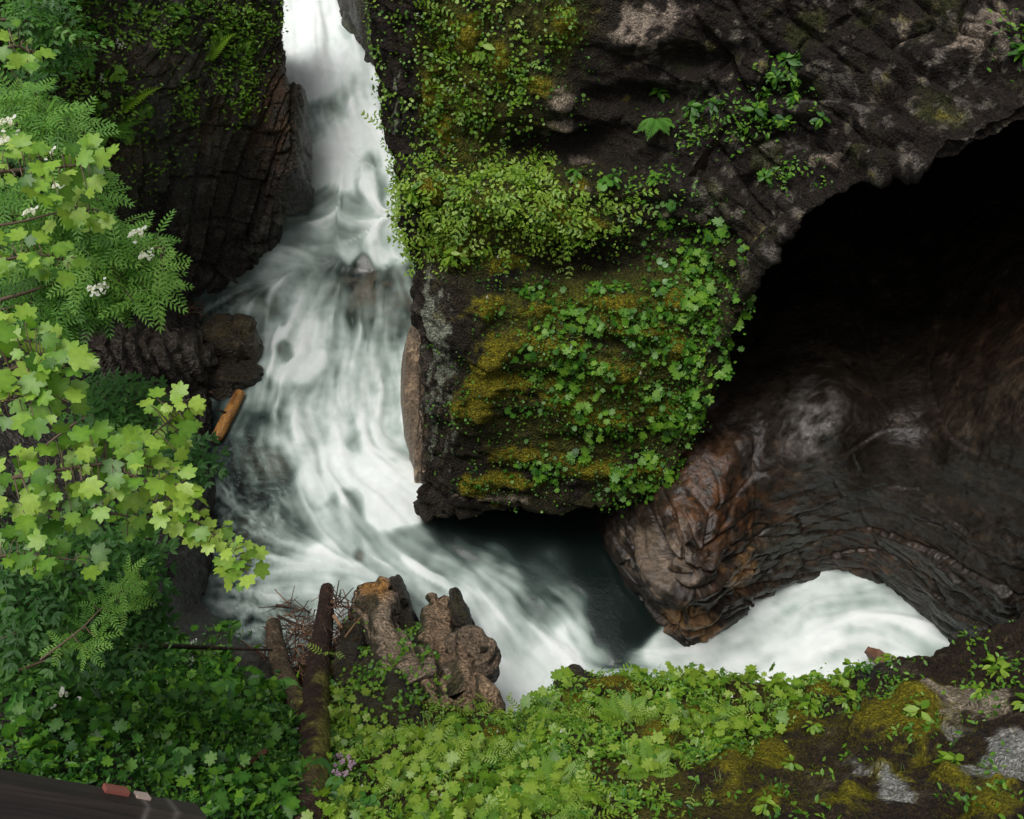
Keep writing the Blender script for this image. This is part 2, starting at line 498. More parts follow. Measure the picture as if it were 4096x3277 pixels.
def water_material():
    m, nt, P = new_mat('stream_water')
    L = nt.links.new
    fa = N(nt, 'ShaderNodeAttribute', attribute_name='foam')
    ba = N(nt, 'ShaderNodeAttribute', attribute_name='bed')
    sa = N(nt, 'ShaderNodeAttribute', attribute_name='stone')
    ra = N(nt, 'ShaderNodeAttribute', attribute_name='rip')
    tc = N(nt, 'ShaderNodeTexCoord')
    cr = N(nt, 'ShaderNodeValToRGB')
    e = cr.color_ramp.elements
    e[0].position = 0.0; e[0].color = (0.004, 0.008, 0.007, 1)
    e[1].position = 1.0; e[1].color = (0.90, 0.93, 0.92, 1)
    for p, c in ((0.12, (0.018, 0.028, 0.026)), (0.25, (0.064, 0.092, 0.082)), (0.45, (0.28, 0.347, 0.315)), (0.62, (0.505, 0.583, 0.548)), (0.80, (0.78, 0.834, 0.812))):
        x = cr.color_ramp.elements.new(p); x.color = (*c, 1)
    L(fa.outputs['Fac'], cr.inputs[0])
    br = N(nt, 'ShaderNodeValToRGB')
    e = br.color_ramp.elements
    e[0].position = 0.3; e[0].color = (0.030, 0.026, 0.020, 1)
    e[1].position = 0.85; e[1].color = (0.22, 0.19, 0.14, 1)
    x = br.color_ramp.elements.new(0.5); x.color = (0.12, 0.10, 0.07, 1)
    vo = N(nt, 'ShaderNodeTexVoronoi', i_Scale=6.5, feature='SMOOTH_F1')
    vo.inputs['Smoothness'].default_value = 0.5
    nz = N(nt, 'ShaderNodeTexNoise', i_Scale=3.0, i_Detail=3.0)
    L(tc.outputs['Object'], nz.inputs['Vector'])
    mx0 = N(nt, 'ShaderNodeMix', data_type='VECTOR')
    mx0.inputs['Factor'].default_value = 0.3
    L(tc.outputs['Object'], mx0.inputs[4])
    L(nz.outputs['Color'], mx0.inputs[5])
    L(mx0.outputs[1], vo.inputs['Vector'])
    sep = N(nt, 'ShaderNodeSeparateColor')
    L(vo.outputs['Color'], sep.inputs[0])
    mu0 = N(nt, 'ShaderNodeMath', operation='MULTIPLY')
    L(sep.outputs[0], mu0.inputs[0]); mu0.inputs[1].default_value = 0.55
    ad = N(nt, 'ShaderNodeMath', operation='MULTIPLY_ADD')
    L(sa.outputs['Fac'], ad.inputs[0]); ad.inputs[1].default_value = 0.9
    ad2 = N(nt, 'ShaderNodeMath', operation='ADD')
    L(mu0.outputs[0], ad2.inputs[0]); ad2.inputs[1].default_value = 0.2
    L(ad2.outputs[0], ad.inputs[2])
    L(ad.outputs[0], br.inputs[0])
    inv = N(nt, 'ShaderNodeMapRange')
    inv.inputs['From Min'].default_value = 0.15; inv.inputs['From Max'].default_value = 0.6
    inv.inputs['To Min'].default_value = 0.9; inv.inputs['To Max'].default_value = 0.0
    L(fa.outputs['Fac'], inv.inputs['Value'])
    mu = N(nt, 'ShaderNodeMath', operation='MULTIPLY')
    L(inv.outputs[0], mu.inputs[0]); L(ba.outputs['Fac'], mu.inputs[1])
    mx = N(nt, 'ShaderNodeMix', data_type='RGBA')
    L(mu.outputs[0], mx.inputs['Factor'])
    L(cr.outputs[0], mx.inputs[6]); L(br.outputs[0], mx.inputs[7])
    L(mx.outputs[2], P.inputs['Base Color'])
    ro = N(nt, 'ShaderNodeMapRange')
    ro.inputs['To Min'].default_value = 0.10; ro.inputs['To Max'].default_value = 0.85
    ro.inputs['From Max'].default_value = 0.7
    L(fa.outputs['Fac'], ro.inputs['Value'])
    L(ro.outputs[0], P.inputs['Roughness'])
    P.inputs['IOR'].default_value = 1.33
    sp = N(nt, 'ShaderNodeMapRange')
    sp.inputs['To Min'].default_value = 0.6; sp.inputs['To Max'].default_value = 0.05
    sp.inputs['From Min'].default_value = 0.1; sp.inputs['From Max'].default_value = 0.75
    L(fa.outputs['Fac'], sp.inputs['Value']); L(sp.outputs[0], P.inputs['Specular IOR Level'])
    wn = N(nt, 'ShaderNodeTexNoise', i_Scale=9.0, i_Detail=5.0, i_Roughness=0.6, i_Distortion=1.5)
    L(tc.outputs['Object'], wn.inputs['Vector'])
    st = N(nt, 'ShaderNodeMath', operation='MULTIPLY_ADD')
    L(ra.outputs['Fac'], st.inputs[0]); st.inputs[1].default_value = 0.5; st.inputs[2].default_value = 0.08
    bp = N(nt, 'ShaderNodeBump', i_Distance=0.12)
    L(st.outputs[0], bp.inputs['Strength'])
    L(wn.outputs['Fac'], bp.inputs['Height'])
    L(bp.outputs[0], P.inputs['Normal'])
    return m


M_WATER = water_material()
build_water()

# ================================================================== cliffs and banks
PATCH = {}


def patch(name, ctrl, nr, nc, flip, disp, colour, mat, label, cat='rock', kind='structure', dry=None):
    V = surf(ctrl, nr, nc)
    n = gnormals(smooth2(V, 6), flip)
    u, v = proj(V)
    d = disp(V, u, v)
    # direction per vertex
    V2 = V + n * d[..., None]
    n2 = gnormals(V2, flip)
    u2, v2 = proj(V2)
    c, dr = colour(V2, u, v, n2, d)
    me = mesh_np(name, V2, grid_faces(nr, nc, flip), mat, attrs={'dry': np.clip(dr, 0, 1)}, cols={'Col': np.clip(c, 0.003, 1)})
    o = link(name, me)
    if kind == 'structure':
        tag(o, label, cat, kind='structure')
    else:
        tag(o, label, cat)
    PATCH[name] = (V2, smooth2(n2, 3), u2, v2)
    return o


Y_MOSS = (0.19, 0.165, 0.009)
G_MOSS = (0.060, 0.075, 0.008)

# ---- left cliff
UA = [-90, 0, 60, 130, 200, 255]
rowsA = []
specA = [  # v, z for UA, right edge (u, v, z)
    (-90, [6.9, 6.4, 6.1, 5.5, 4.9, 4.5], (274, -90, 4.2)),
    (0, [5.7, 5.4, 5.2, 4.8, 4.2, 3.8], (279, 0, 3.4)),
    (45, [5.3, 5.0, 4.8, 4.5, 3.8, 3.3], (283, 45, 3.0)),
    (95, [4.9, 4.6, 4.4, 4.1, 3.4, 2.9], (287, 95, 2.6)),
    (150, [4.4, 4.1, 3.8, 3.3, 2.7, 2.3], (290, 150, 2.1)),
    (205, [3.8, 3.5, 3.0, 2.3, 1.8, 1.5], (283, 205, 1.45)),
    (250, [3.4, 3.0, 2.4, 1.6, 1.1, .85], (250, 248, .9)),
    (290, [3.0, 2.6, 2.0, 1.1, .7, .5], (221, 285, .5)),
    (330, [2.5, 2.2, 1.6, .8, .2, -.1], (195, 335, -.3)),
]
for v0, zs, e in specA:
    us = np.array(UA[:5] + [min(UA[5], e[0] - 12)], float)
    if e[0] < 255:
        us[3:] = np.linspace(110, e[0] - 10, 3)
    r = [PZ(a, v0, z) for a, z in zip(us, zs)] + [PZ(*e)]
    q = r[-1]
    r += [q + np.array([-.30, .25, -1.2]), q + np.array([-1.0, .5, -3.4])]
    rowsA.append(r)


rowsA = [[r[0] + np.array([-4.5, .3, 3.0]), r[0] + np.array([-1.2, .0, .9])] + r for r in rowsA]


def dispA(V, u, v):
    steep = sst(100, 170, v)
    h, cr = blocks(V, (1, -.1, -.42), (0.35, 0.3, 1), 0.27, 0.7, 1, warp=.16, gap=.03)
    h2, cr2 = blocks(V, (1, -.1, -.40), (.35, 0.2, 1), 0.10, 0.3, 2, warp=.25, gap=.015)
    d = (h * 0.30 - cr * 0.12) * (0.25 + 0.75 * steep) * (.35 + .65 * sst(305, 270, u)) + (h2 * 0.06 - cr2 * 0.03) + 0.08 * fbm(V, 0.9, 4) + 0.05 * fbm(V, 5, 4)
    gully = gsum(u, v, [(108, 70, 22, 45, 1), (92, 30, 12, 30, .6)])
    return d - 0.35 * gully + gsum(u, v, [(128, 52, 26, 18, .18)])


def colA(V, u, v, n, d):
    nz = fbm(V, 2.2, 4); n2 = fbm(V + 30, 6, 4)
    c = np.ones(V.shape) * np.array([0.034, 0.026, 0.019])
    c = mixc(c, (0.11, 0.094, 0.075), sst(.05, .5, nz + n2 * .7) * .8)
    rust = gsum(u, v, [(280, 90, 26, 75, 1), (160, 62, 40, 20, .7), (120, 150, 25, 20, .6), (215, 120, 30, 30, .5)])
    c = mixc(c, (0.14, 0.07, 0.03), np.clip(rust, 0, 1) * sst(-.5, .4, n2))
    top = sst(140, 60, v) * gsum(u, v, [(205, 60, 60, 60, 1)])
    c = mixc(c, (0.19, 0.175, 0.15), np.clip(top * sst(-.2, .5, n2), 0, 1) * .8)
    ms = gsum(u, v, [(30, 20, 70, 50, .9), (60, 120, 60, 60, .5), (210, 110, 20, 15, .5), (240, 20, 30, 20, .6), (100, 160, 40, 40, .4), (30, 260, 80, 90, .7)])
    c = mixc(c, (0.055, 0.055, 0.010), np.clip(ms, 0, 1) * sst(-.25, .3, nz + .3 * n2))
    return c, .25 + .5 * sst(150, 50, v) + .2 * n2


patch('cliff', rowsA, 420, 400, False, dispA, colA, M_ROCK, 'dark wet cliff of upright slabs left of the falling stream', 'cliff')

# ---- left bank and lower left slope
rowsB = []
specB = [
    (295, [-90, 0, 60, 110, 150, 195], [2.9, 2.5, 1.9, 1.2, .8, .35]),
    (325, [-90, 0, 60, 105, 150, 200], [2.8, 2.4, 1.8, 1.2, .9, .5]),
    (355, [-90, 0, 60, 100, 150, 205], [2.8, 2.3, 1.8, 1.2, .9, .5]),
    (395, [-90, 0, 70, 110, 150, 203], [2.9, 2.4, 1.7, 1.1, .75, .32]),
    (440, [-90, 0, 70, 120, 165, 205], [3.0, 2.5, 2.0, 1.5, 1.1, .35]),
    (480, [-90, 0, 70, 130, 175, 209], [3.1, 2.6, 2.2, 1.7, 1.2, .4]),
    (515, [-90, 0, 70, 130, 175, 206], [3.1, 2.6, 2.2, 1.7, 1.2, .35]),
    (560, [-90, 0, 70, 120, 160, 199], [3.2, 2.8, 2.4, 2.0, 1.4, .35]),
    (605, [-90, 0, 70, 120, 155, 198], [3.3, 3.0, 2.6, 2.2, 1.5, .35]),
    (635, [-90, 0, 70, 130, 175, 232], [3.5, 3.1, 2.7, 2.2, 1.5, .4]),
    (665, [-90, 0, 80, 150, 205, 268], [3.7, 3.3, 2.8, 2.3, 1.6, .6]),
    (705, [-90, 0, 90, 165, 225, 292], [4.0, 3.6, 3.1, 2.6, 2.0, 1.0]),
    (760, [-90, 0, 90, 170, 240, 315], [4.3, 3.9, 3.5, 3.0, 2.5, 1.7]),
    (830, [-90, 0, 90, 180, 260, 345], [4.8, 4.4, 4.0, 3.6, 3.2, 2.6]),
    (930, [-90, 0, 90, 180, 270, 370], [5.5, 5.2, 4.8, 4.4, 4.1, 3.6]),
]
for v0, us, zs in specB:
    r = [PZ(a, v0, z) for a, z in zip(us, zs)]
    q = r[-1]
    r += [q + np.array([-.12, .12, -.7]), q + np.array([-.9, .3, -3.0])]
    rowsB.append(r)


rowsB = [[r[0] + np.array([-4.5, .0, 3.0]), r[0] + np.array([-1.2, .0, .9])] + r for r in rowsB]


def dispB(V, u, v):
    h, cr = blocks(V, (1, 0.35, 0.1), (0.1, 0.5, 1), 0.22, 0.5, 5, warp=.5)
    rocky = sst(110, 160, u) * sst(640, 560, v)
    return (h * .12 - cr * .05) * (0.2 + .8 * rocky) + .12 * fbm(V + 40, 1.1, 4) + .05 * fbm(V, 6, 4, ridged=True) * (.4 + rocky * .6)


def colB(V, u, v, n, d):
    nz = fbm(V, 2.5, 4); n2 = fbm(V + 30, 7, 4)
    c = np.ones(V.shape) * np.array([0.020, 0.015, 0.011])
    c = mixc(c, (0.05, 0.040, 0.030), sst(0, .5, nz + n2 * .6) * .8)
    c = mixc(c, (0.085, 0.05, 0.025), gsum(u, v, [(150, 400, 20, 12, .9), (230, 655, 25, 15, .5)]) * sst(-.3, .3, n2))
    ms = gsum(u, v, [(60, 560, 90, 70, .5), (60, 700, 120, 80, .6), (170, 780, 110, 60, .5), (190, 440, 10, 20, .6), (110, 420, 40, 30, .6)])
    c = mixc(c, (0.035, 0.045, 0.008), np.clip(ms, 0, 1) * sst(-.3, .3, nz))
    return c, .35 + .3 * n2 + .3 * sst(620, 700, v)


patch('bank', rowsB, 460, 330, False, dispB, colB, M_ROCK, 'dark earth and rock bank on the left side of the pool', 'bank')

# ---- near bank along the bottom
UC = [255, 320, 400, 475, 520, 575, 640, 700, 780, 860, 905, 950, 1024, 1110]
VC = [690, 662, 690, 714, 719, 688, 688, 685, 688, 676, 667, 650, 618, 584]
ZC = [.55, .75, 1.3, 1.6, 1.65, 2.1, 2.2, 2.25, 2.35, 2.5, 2.6, 2.75, 3.0, 3.3]
rowsC = []
e0 = [PZ(a, b, z) for a, b, z in zip(UC, VC, ZC)]
rowsC.append([p + np.array([0, .55, -3.6]) for p in e0])
rowsC.append([p + np.array([0, .28, -1.0]) for p in e0])
rowsC.append(e0)
for k, (t, dz) in enumerate([(.12, .22), (.3, .5), (.55, 1.0), (.8, 1.5), (1.0, 1.9), (1.45, 2.6)]):
    r = []
    for a, b, z in zip(UC, VC, ZC):
        vv = b + (825 - b) * t
        zt = z + dz * (1.15 if a > 450 else 1.0 + .2 * (a < 350) * t)
        r.append(PZ(a + (a - 512) * .0, vv, zt))
    rowsC.append(r)


rowsC = [r + [r[-1] + np.array([1.0, .0, .5]), r[-1] + np.array([4.0, .0, 2.5])] for r in rowsC]
MOSSC = [(921, 730, 38, 24), (913, 701, 22, 14), (822, 690, 18, 12), (875, 728, 30, 18), (770, 752, 25, 18), (732, 775, 20, 25),
         (772, 805, 22, 14), (990, 808, 34, 20), (620, 688, 34, 12), (583, 706, 20, 14), (1000, 776, 24, 8), (660, 735, 20, 10), (890, 775, 22, 12),
         (555, 740, 16, 12), (470, 790, 18, 18), (800, 722, 24, 12), (700, 715, 20, 10), (850, 805, 26, 12), (950, 775, 20, 10), (495, 745, 20, 10), (935,700,14,14)]


def dispC(V, u, v):
    cush = gsum(u, v, [(a, b, rx * .8, ry * .8, .09) for a, b, rx, ry in MOSSC])
    rocky = sst(760, 900, u)
    h, cr = blocks(V, (.6, 1, .2), (1, -.3, .6), 0.3, 0.6, 8, warp=.6)
    return (h * .13 - cr * .05) * (.15 + .85 * rocky) + .13 * fbm(V + 70, 1.4, 4) + .05 * fbm(V + 3, 6, 4) + cush


def colC(V, u, v, n, d):
    nz = fbm(V, 3, 4); n2 = fbm(V + 30, 9, 4)
    c = np.ones(V.shape) * np.array([0.034, 0.022, 0.013])
    c = mixc(c, (0.09, 0.075, 0.058), sst(.1, .5, nz + n2 * .6) * .7)
    c = mixc(c, (0.10, 0.085, 0.008), sst(880, 700, u) * sst(-.35, .3, nz + .4 * n2) * .75)
    cush = np.clip(gsum(u, v, [(a, b, rx * .9, ry * .9, 1.2) for a, b, rx, ry in MOSSC]), 0, 1)
    c = mixc(c, Y_MOSS, sst(.3, .8, cush + .9 * n2 + .5 * nz))
    pale = gsum(u, v, [(970, 697, 40, 16, 1.3), (1010, 742, 24, 16, 1.2), (893, 790, 22, 20, .8), (1005, 765, 22, 10, .8), (950, 735, 20, 20, .5), (860, 765, 26, 10, .5), (975, 765, 20, 10, .7)])
    pal = np.ones(V.shape) * np.array([0.33, 0.27, 0.20])
    pal = mixc(pal, (0.34, 0.34, 0.32), sst(715, 735, v))
    pm = sst(.35, .65, pale + .35 * nz + .35 * n2)
    c = c * (1 - pm[..., None]) + pal * pm[..., None]
    c = mixc(c, (0.03, 0.03, 0.032), sst(.5, .8, gsum(u, v, [(860, 668, 40, 12, 1.2), (970, 730, 30, 12, .8), (580, 695, 12, 10, 1)])) * .9)
    return c, .6 + .3 * n2


patch('near_bank', rowsC, 330, 720, False, dispC, colC, M_SOIL, 'mossy near bank running along the bottom above the outflow', 'bank')

# ---- right cliff with the hanging mossy block and the cave lip
TOPU = [368, 450, 520, 600, 680, 760, 840, 905, 970, 1040, 1120, 1220, 1330]
LIPS = [(419, 512), (448, 520), (520, 509), (600, 504), (655, 496), (686, 445), (708, 385), (738, 305), (785, 232), (858, 181), (940, 156), (1035, 106), (1140, 50)]
LIPY = [6.95, 6.85, 6.8, 6.75, 6.7, 6.8, 6.95, 7.1, 7.2, 7.2, 7.1, 7.0, 6.9]
TOPY = [9.6, 9.5, 9.4, 9.2, 9.0, 9.0, 8.9, 8.8, 8.7, 8.6, 8.5, 8.4, 8.3]
LEFT = {-90: 366, -30: 370, 0: 372, 60: 379, 110: 393, 150: 402, 185: 404, 215: 407, 250: 410, 300: 414, 350: 419, 400: 420, 450: 421, 512: 419}
VB = [-90, -30, 0, 60, 110, 150, 185, 215, 250, 300, 350, 400, 450, 512]
# depth profile down the face (y as a function of v)
PRV = [-90, 0, 60, 110, 150, 172, 195, 230, 262, 290, 350, 420, 512]
PRY = [9.7, 9.15, 8.95, 8.8, 8.7, 8.55, 8.05, 7.95, 7.95, 7.6, 7.3, 7.05, 6.9]
rowsD = []
NB = 22
for k in range(NB):
    t = k / (NB - 1)
    r = []
    for c in range(len(TOPU)):
        lu, lv = LIPS[c]
        vv = -90 + (lv + 90) * t
        if c == 0:
            uu = np.interp(vv, list(LEFT.keys()), list(LEFT.values()))
        elif c == 1:
            u0 = np.interp(vv, list(LEFT.keys()), list(LEFT.values()))
            uu = u0 + (TOPU[1] - 366) * (1 - t) + (lu - 419) * t
            uu = u0 + max(28, uu - u0)
        else:
            uu = TOPU[c] + (lu - TOPU[c]) * t
        yp = np.interp(vv, PRV, PRY)
        wt_ = sst(600, 760, uu)
        yr = TOPY[c] + (LIPY[c] - TOPY[c]) * (t ** 1.1)
        yy = yp * (1 - wt_) + yr * wt_
        if t > .93:
            yy = LIPY[c] * ((t - .93) / .07) + yy * (1 - (t - .93) / .07)
        if c == 0:
            yy += .22
        r.append(PY(uu, vv, yy))
    rowsD.append(r)
# unseen crown shaped to block skylight, and lip underside going back into the cave
top = rowsD[0]
kk = [np.clip((i - 3) / 4, 0, 1) for i in range(len(top))]
up = [[p + np.array([0, .6, .7 + 1.3 * k]) for p, k in zip(top, kk)], [p + np.array([0, 2.5, 1.2 + 3.0 * k]) for p, k in zip(top, kk)], [p + np.array([0, 9, 1.6 + 5.4 * k]) for p, k in zip(top, kk)]]
lip = rowsD[-1]
und = []
for (dy, dz) in ((.35, -.02), (1.0, .22), (2.6, .55), (4.6, 0.7), (7.5, .4)):
    rr = []
    for c, p in enumerate(lip):
        k = np.clip(c / 5, 0, 1)
        rr.append(p + np.array([0.3 * dy * .2, dy, dz * (0.3 + k)]))
    und.append(rr)
allD = up[::-1] + rowsD + und
allD = [r + [r[-1] + np.array([1.5, 0, .3]), r[-1] + np.array([5, 0, .8])] for r in allD]
skD = []
for i, r in enumerate(allD):
    q = r[0]
    skD.append([np.array([q[0] + .30, q[1] + .9, -1.0]), np.array([q[0] + .14, q[1] + .40, min(q[2] - .15, max(.6, q[2] * .45))])] + list(r))

MOSSD = [(487, 306, 17, 16), (489, 363, 17, 18), (505, 345, 22, 10), (481, 412, 15, 15), (459, 407, 9, 15), (475, 482, 22, 13), (510, 480, 30, 10),
         (615, 303, 26, 14), (513, 261, 16, 12), (497, 268, 12, 9), (549, 217, 26, 18), (580, 225, 30, 12), (538, 83, 12, 12), (580, 186, 9, 9), (500, 385, 40, 12), (520, 455, 30, 10),
         (560, 400, 30, 12), (600, 420, 30, 12), (640, 330, 30, 12), (620, 370, 26, 12), (560, 345, 30, 16), (590, 465, 30, 12), (640, 470, 26, 12), (470, 30, 12, 30), (430, 95, 10, 25), (500, 60, 10, 20), (565, 20, 14, 18),
         (450, 160, 14, 14), (430, 190, 16, 14), (460, 250, 30, 12), (540, 310, 26, 12), (675, 300, 20, 14), (680, 345, 18, 14), (665, 410, 18, 14), (445,130,9,18), (410,45,9,25)]


def dispD(V, u, v):
    cush = gsum(u, v, [(a, b, rx * .85, ry * .85, .11) for a, b, rx, ry in MOSSD]) * (1 + .9 * fbm(V, 4, 3))
    h, cr = blocks(V, (.25, .3, 1), (1, .2, .15), 0.22, 0.8, 12, warp=.7)
    ledge = sst(470, 515, v) * sst(690, 640, u)
    right = sst(640, 760, u)
    side = sst(465, 430, u)
    h2, cr2 = blocks(V, (.9, .5, .1), (.1, .1, 1), 0.10, 0.9, 14, warp=.5)
    h3, cr3 = blocks(V, (.8, .2, 1), (1, 0, -.6), 0.35, 0.8, 17, warp=.7)
    tlip = sst(.0, .5, 7.75 - V[..., 1] + 0 * u) * right
    d = (h * .14 - cr * .05) * (.45 + .6 * ledge) * (1 - right * .6) + (h2 * .11 - cr2 * .05) * side + (h3 * .22 - cr3 * .08) * right * (1 - .7 * tlip)
    h4, cr4 = blocks(V, (.5, .4, 1), (1, -.2, .4), .09, .22, 19, warp=.6, gap=.02)
    d = d + (h4 * .05 - cr4 * .015) * (.35 + .4 * right + .3 * side) + right * .07 * fbm(V + 77, 2.6, 5)
    d = d + .20 * fbm(V + 11, .9, 4) + .055 * fbm(V, 5.5, 4) + .05 * fbm(V + 5, 3.0, 3, ridged=True) + cush
    rec = gsum(u, v, [(600, 262, 60, 14, .28), (575, 140, 50, 16, .35), (640, 100, 60, 14, .35), (690, 60, 60, 14, .3), (530, 150, 30, 12, .2), (640, 205, 50, 10, .15), (435, 150, 10, 60, .05), (500, 420, 30, 6, .08), (540, 290, 60, 7, .08), (560, 375, 50, 6, .1), (600, 440, 50, 6, .1), (620, 340, 40, 6, .12), (690, 235, 40, 14, .25), (820, 90, 70, 10, .3), (900, 150, 80, 10, .15), (760, 130, 60, 12, .2)])
    prot = gsum(u, v, [(560, 100, 16, 14, .3), (565, 128, 18, 8, .25), (640, 40, 30, 20, .25), (975, 55, 40, 24, .35), (905, 60, 30, 20, .2), (820, 115, 30, 14, .2), (860, 160, 50, 10, .2), (670, 190, 30, 12, .15), (745, 130, 30, 16, .2)])
    w0 = sst(0, .3, np.abs(V[..., 2]))
    return (d - rec * 1.0 + prot) * w0


def colD(V, u, v, n, d):
    nz = fbm(V, 2.2, 4); n2 = fbm(V + 30, 7, 4); n3 = fbm(V * np.array([3, 3, .6]) + 50, 3, 4)
    c = np.ones(V.shape) * np.array([0.022, 0.016, 0.012])
    c = mixc(c, (0.055, 0.038, 0.029), sst(.05, .5, nz * .6 + n2 * .7) * .8)
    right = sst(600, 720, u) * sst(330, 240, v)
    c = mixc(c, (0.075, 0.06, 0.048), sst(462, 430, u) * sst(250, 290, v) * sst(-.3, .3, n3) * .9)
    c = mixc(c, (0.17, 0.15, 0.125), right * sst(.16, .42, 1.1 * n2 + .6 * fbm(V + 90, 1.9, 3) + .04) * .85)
    c = mixc(c, (0.05, 0.055, 0.012), right * sst(.05, .4, fbm(V + 44, 2.5, 4)) * .7)
    pale = gsum(u, v, [(640, 40, 30, 24, 1.2), (660, 12, 40, 14, .9), (562, 98, 18, 14, 1.2), (560, 122, 16, 8, 1), (545, 140, 10, 6, .8), (575, 160, 20, 6, .9), (975, 50, 45, 28, .9), (905, 40, 20, 16, .6), (1000, 20, 40, 20, .8), (840, 165, 30, 8, .9), (880, 150, 30, 8, .7), (780, 185, 30, 8, .6), (560, 190, 10, 6, .6), (590, 190, 8, 5, .8), (500, 497, 60, 5, .8), (455, 488, 10, 8, .7), (510, 130, 16, 14, .5), (690, 170, 30, 12, .5), (740, 95, 20, 20, .4)])
    c = mixc(c, (0.34, 0.27, 0.21), sst(.45, .8, pale * .8 + .9 * n2 + .4 * nz) * .9)
    lich = gsum(u, v, [(440, 350, 12, 60, 1.1), (427, 300, 6, 50, .8), (425, 430, 8, 60, .6), (450, 440, 8, 40, .5), (395, 110, 8, 60, .5)])
    c = mixc(c, (0.27, 0.29, 0.22), sst(.45, .7, lich * .9 + .9 * fbm(V * np.array([5, 5, .8]) + 50, 3, 3)) * .85)
    gm = gsum(u, v, [(450, 60, 75, 110, .9), (560, 30, 30, 40, .6), (500, 200, 90, 36, 1.0), (600, 400, 110, 90, .75), (650, 300, 60, 50, .6), (480, 255, 55, 18, .8), (540, 300, 60, 30, .8), (700, 260, 30, 30, .6)])
    gm = np.clip(gm, 0, 1) * sst(408, 440, u)
    gm = gm * (1 - np.clip(gsum(u, v, [(455, 330, 22, 55, 1), (600, 255, 60, 16, .9), (560, 150, 60, 14, .9), (480, 420, 12, 40, .2), (455, 460, 25, 14, .6)]), 0, 1))
    c = mixc(c, (0.105, 0.112, 0.010), gm * sst(-.5, .0, nz + .5 * n2))
    cush = np.clip(gsum(u, v, [(a, b, rx * .9, ry * .9, 1.1) for a, b, rx, ry in MOSSD]), 0, 1)
    c = mixc(c, Y_MOSS, sst(.25, .75, cush + .9 * n2 + .5 * nz) * sst(412, 425, u))
    return c, .45 + .3 * n2 + .3 * gm


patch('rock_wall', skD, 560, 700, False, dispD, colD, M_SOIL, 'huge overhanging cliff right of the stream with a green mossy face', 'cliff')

# ---- cave wall under the lip
UE = [505, 560, 585, 618, 632, 650, 676, 706, 752, 830, 875, 920, 958, 1036, 1140]
VE = [498, 506, 524, 570, 594, 624, 642, 636, 608, 579, 596, 616, 640, 640, 620]
VT = [480, 470, 460, 450, 440, 420, 395, 350, 250, 170, 150, 135, 115, 75, 10]
YEB = [9.5, 8.4, 7.5, 6.55, 6.25, 5.95, 5.65, 5.75, 6.25, 6.65, 6.5, 6.12, 5.75, 5.25, 4.9]
YET = [10, 8.8, 8.2, 7.9, 7.8, 7.8, 8.0, 8.6, 10.8, 12.4, 13.0, 13.0, 12.6, 11.5, 9.5]
rowsE = []
base = [PY(a, b, y) for a, b, y in zip(UE, VE, YEB)]
rowsE.append([p + np.array([0, .9, -2.0]) for p in base])
rowsE.append([p + np.array([0, .25, -.5]) for p in base])
rowsE.append(base)
for t in (.07, .15, .25, .38, .52, .66, .8, 1.0):
    r = []
    for i in range(len(UE)):
        vv = VE[i] + (VT[i] - VE[i]) * t
        s = t ** 1.85
        yy = YEB[i] + (YET[i] - YEB[i]) * s
        uu = UE[i] + (t * 10 if i < 3 else 0)
        # nose overhang near the water, wet bulge higher up
        nose = .28 * math.exp(-((uu - 700) / 45) ** 2 - ((vv - 560) / 40) ** 2)
        bulge = .75 * math.exp(-((uu - 830) / 75) ** 2 - ((vv - 420) / 70) ** 2) + .5 * math.exp(-((uu - 980) / 70) ** 2 - ((vv - 400) / 60) ** 2)
        r.append(PY(uu, vv, yy - nose - bulge))
    rowsE.append(r)
tp = rowsE[-1]
rowsE.append([p + np.array([.2, .5, 1.2]) for p in tp])
rowsE.append([p + np.array([.2, .3, 3.5]) for p in tp])


rowsE = [r + [r[-1] + np.array([1.2, -.3, .2]), r[-1] + np.array([4.5, -1.2, .8])] for r in rowsE]


def dispE(V, u, v):
    q = V * np.array([1, 1, 1.0])
    wv = fbm(q, .5, 3)
    s = (q @ np.array([.55, .35, .9])) * 1.0 + 1.3 * wv
    strata = np.abs(((s * 3.2) % 1) - .5) * 2
    st2 = np.abs(((s * 9.1 + .8 * fbm(q, 2, 2)) % 1) - .5) * 2
    low = sst(470, 600, v) * sst(640, 655, u + 10)
    nose = gsum(u, v, [(690, 570, 60, 60, 1)])
    h, cr = blocks(V, (.25, .2, 1), (1, 0, -.15), .17, .55, 21, warp=.35, gap=.03)
    D = np.array([.8, .42, .42]); D = D / np.linalg.norm(D)
    q = V - .80 * (V @ D)[..., None] * D + .18 * fbm(V, .9, 3)[..., None]
    lay = fbm(q, 2.2, 4, ridged=True)
    lay2 = fbm(q + 9, 7, 3, ridged=True)
    h5, cr5 = blocks(V, (-.45, .2, 1), (1, .3, .5), .34, .8, 25, warp=.12, gap=.03)
    h6, cr6 = blocks(V, (.5, .5, 1), (1, -.3, -.4), .12, .4, 27, warp=.15, gap=.02)
    fade = 1 - .55 * sst(740, 820, u) * sst(560, 480, v)
    return .17 * fbm(V, .8, 3) + (.03 + .10 * low) * h5 - (.008 + .022 * low) * cr5 + (.006 + .03 * low) * h6 - .012 * low * cr6 + fade * (0 + .012 * lay * low + .07 * fbm(V + 5, 2.0, 4) + .016 * (.3 + low) * fbm(V, 7, 4) + nose * (h * .30 - cr * .10) + low * .05 * h - low * .02 * cr)


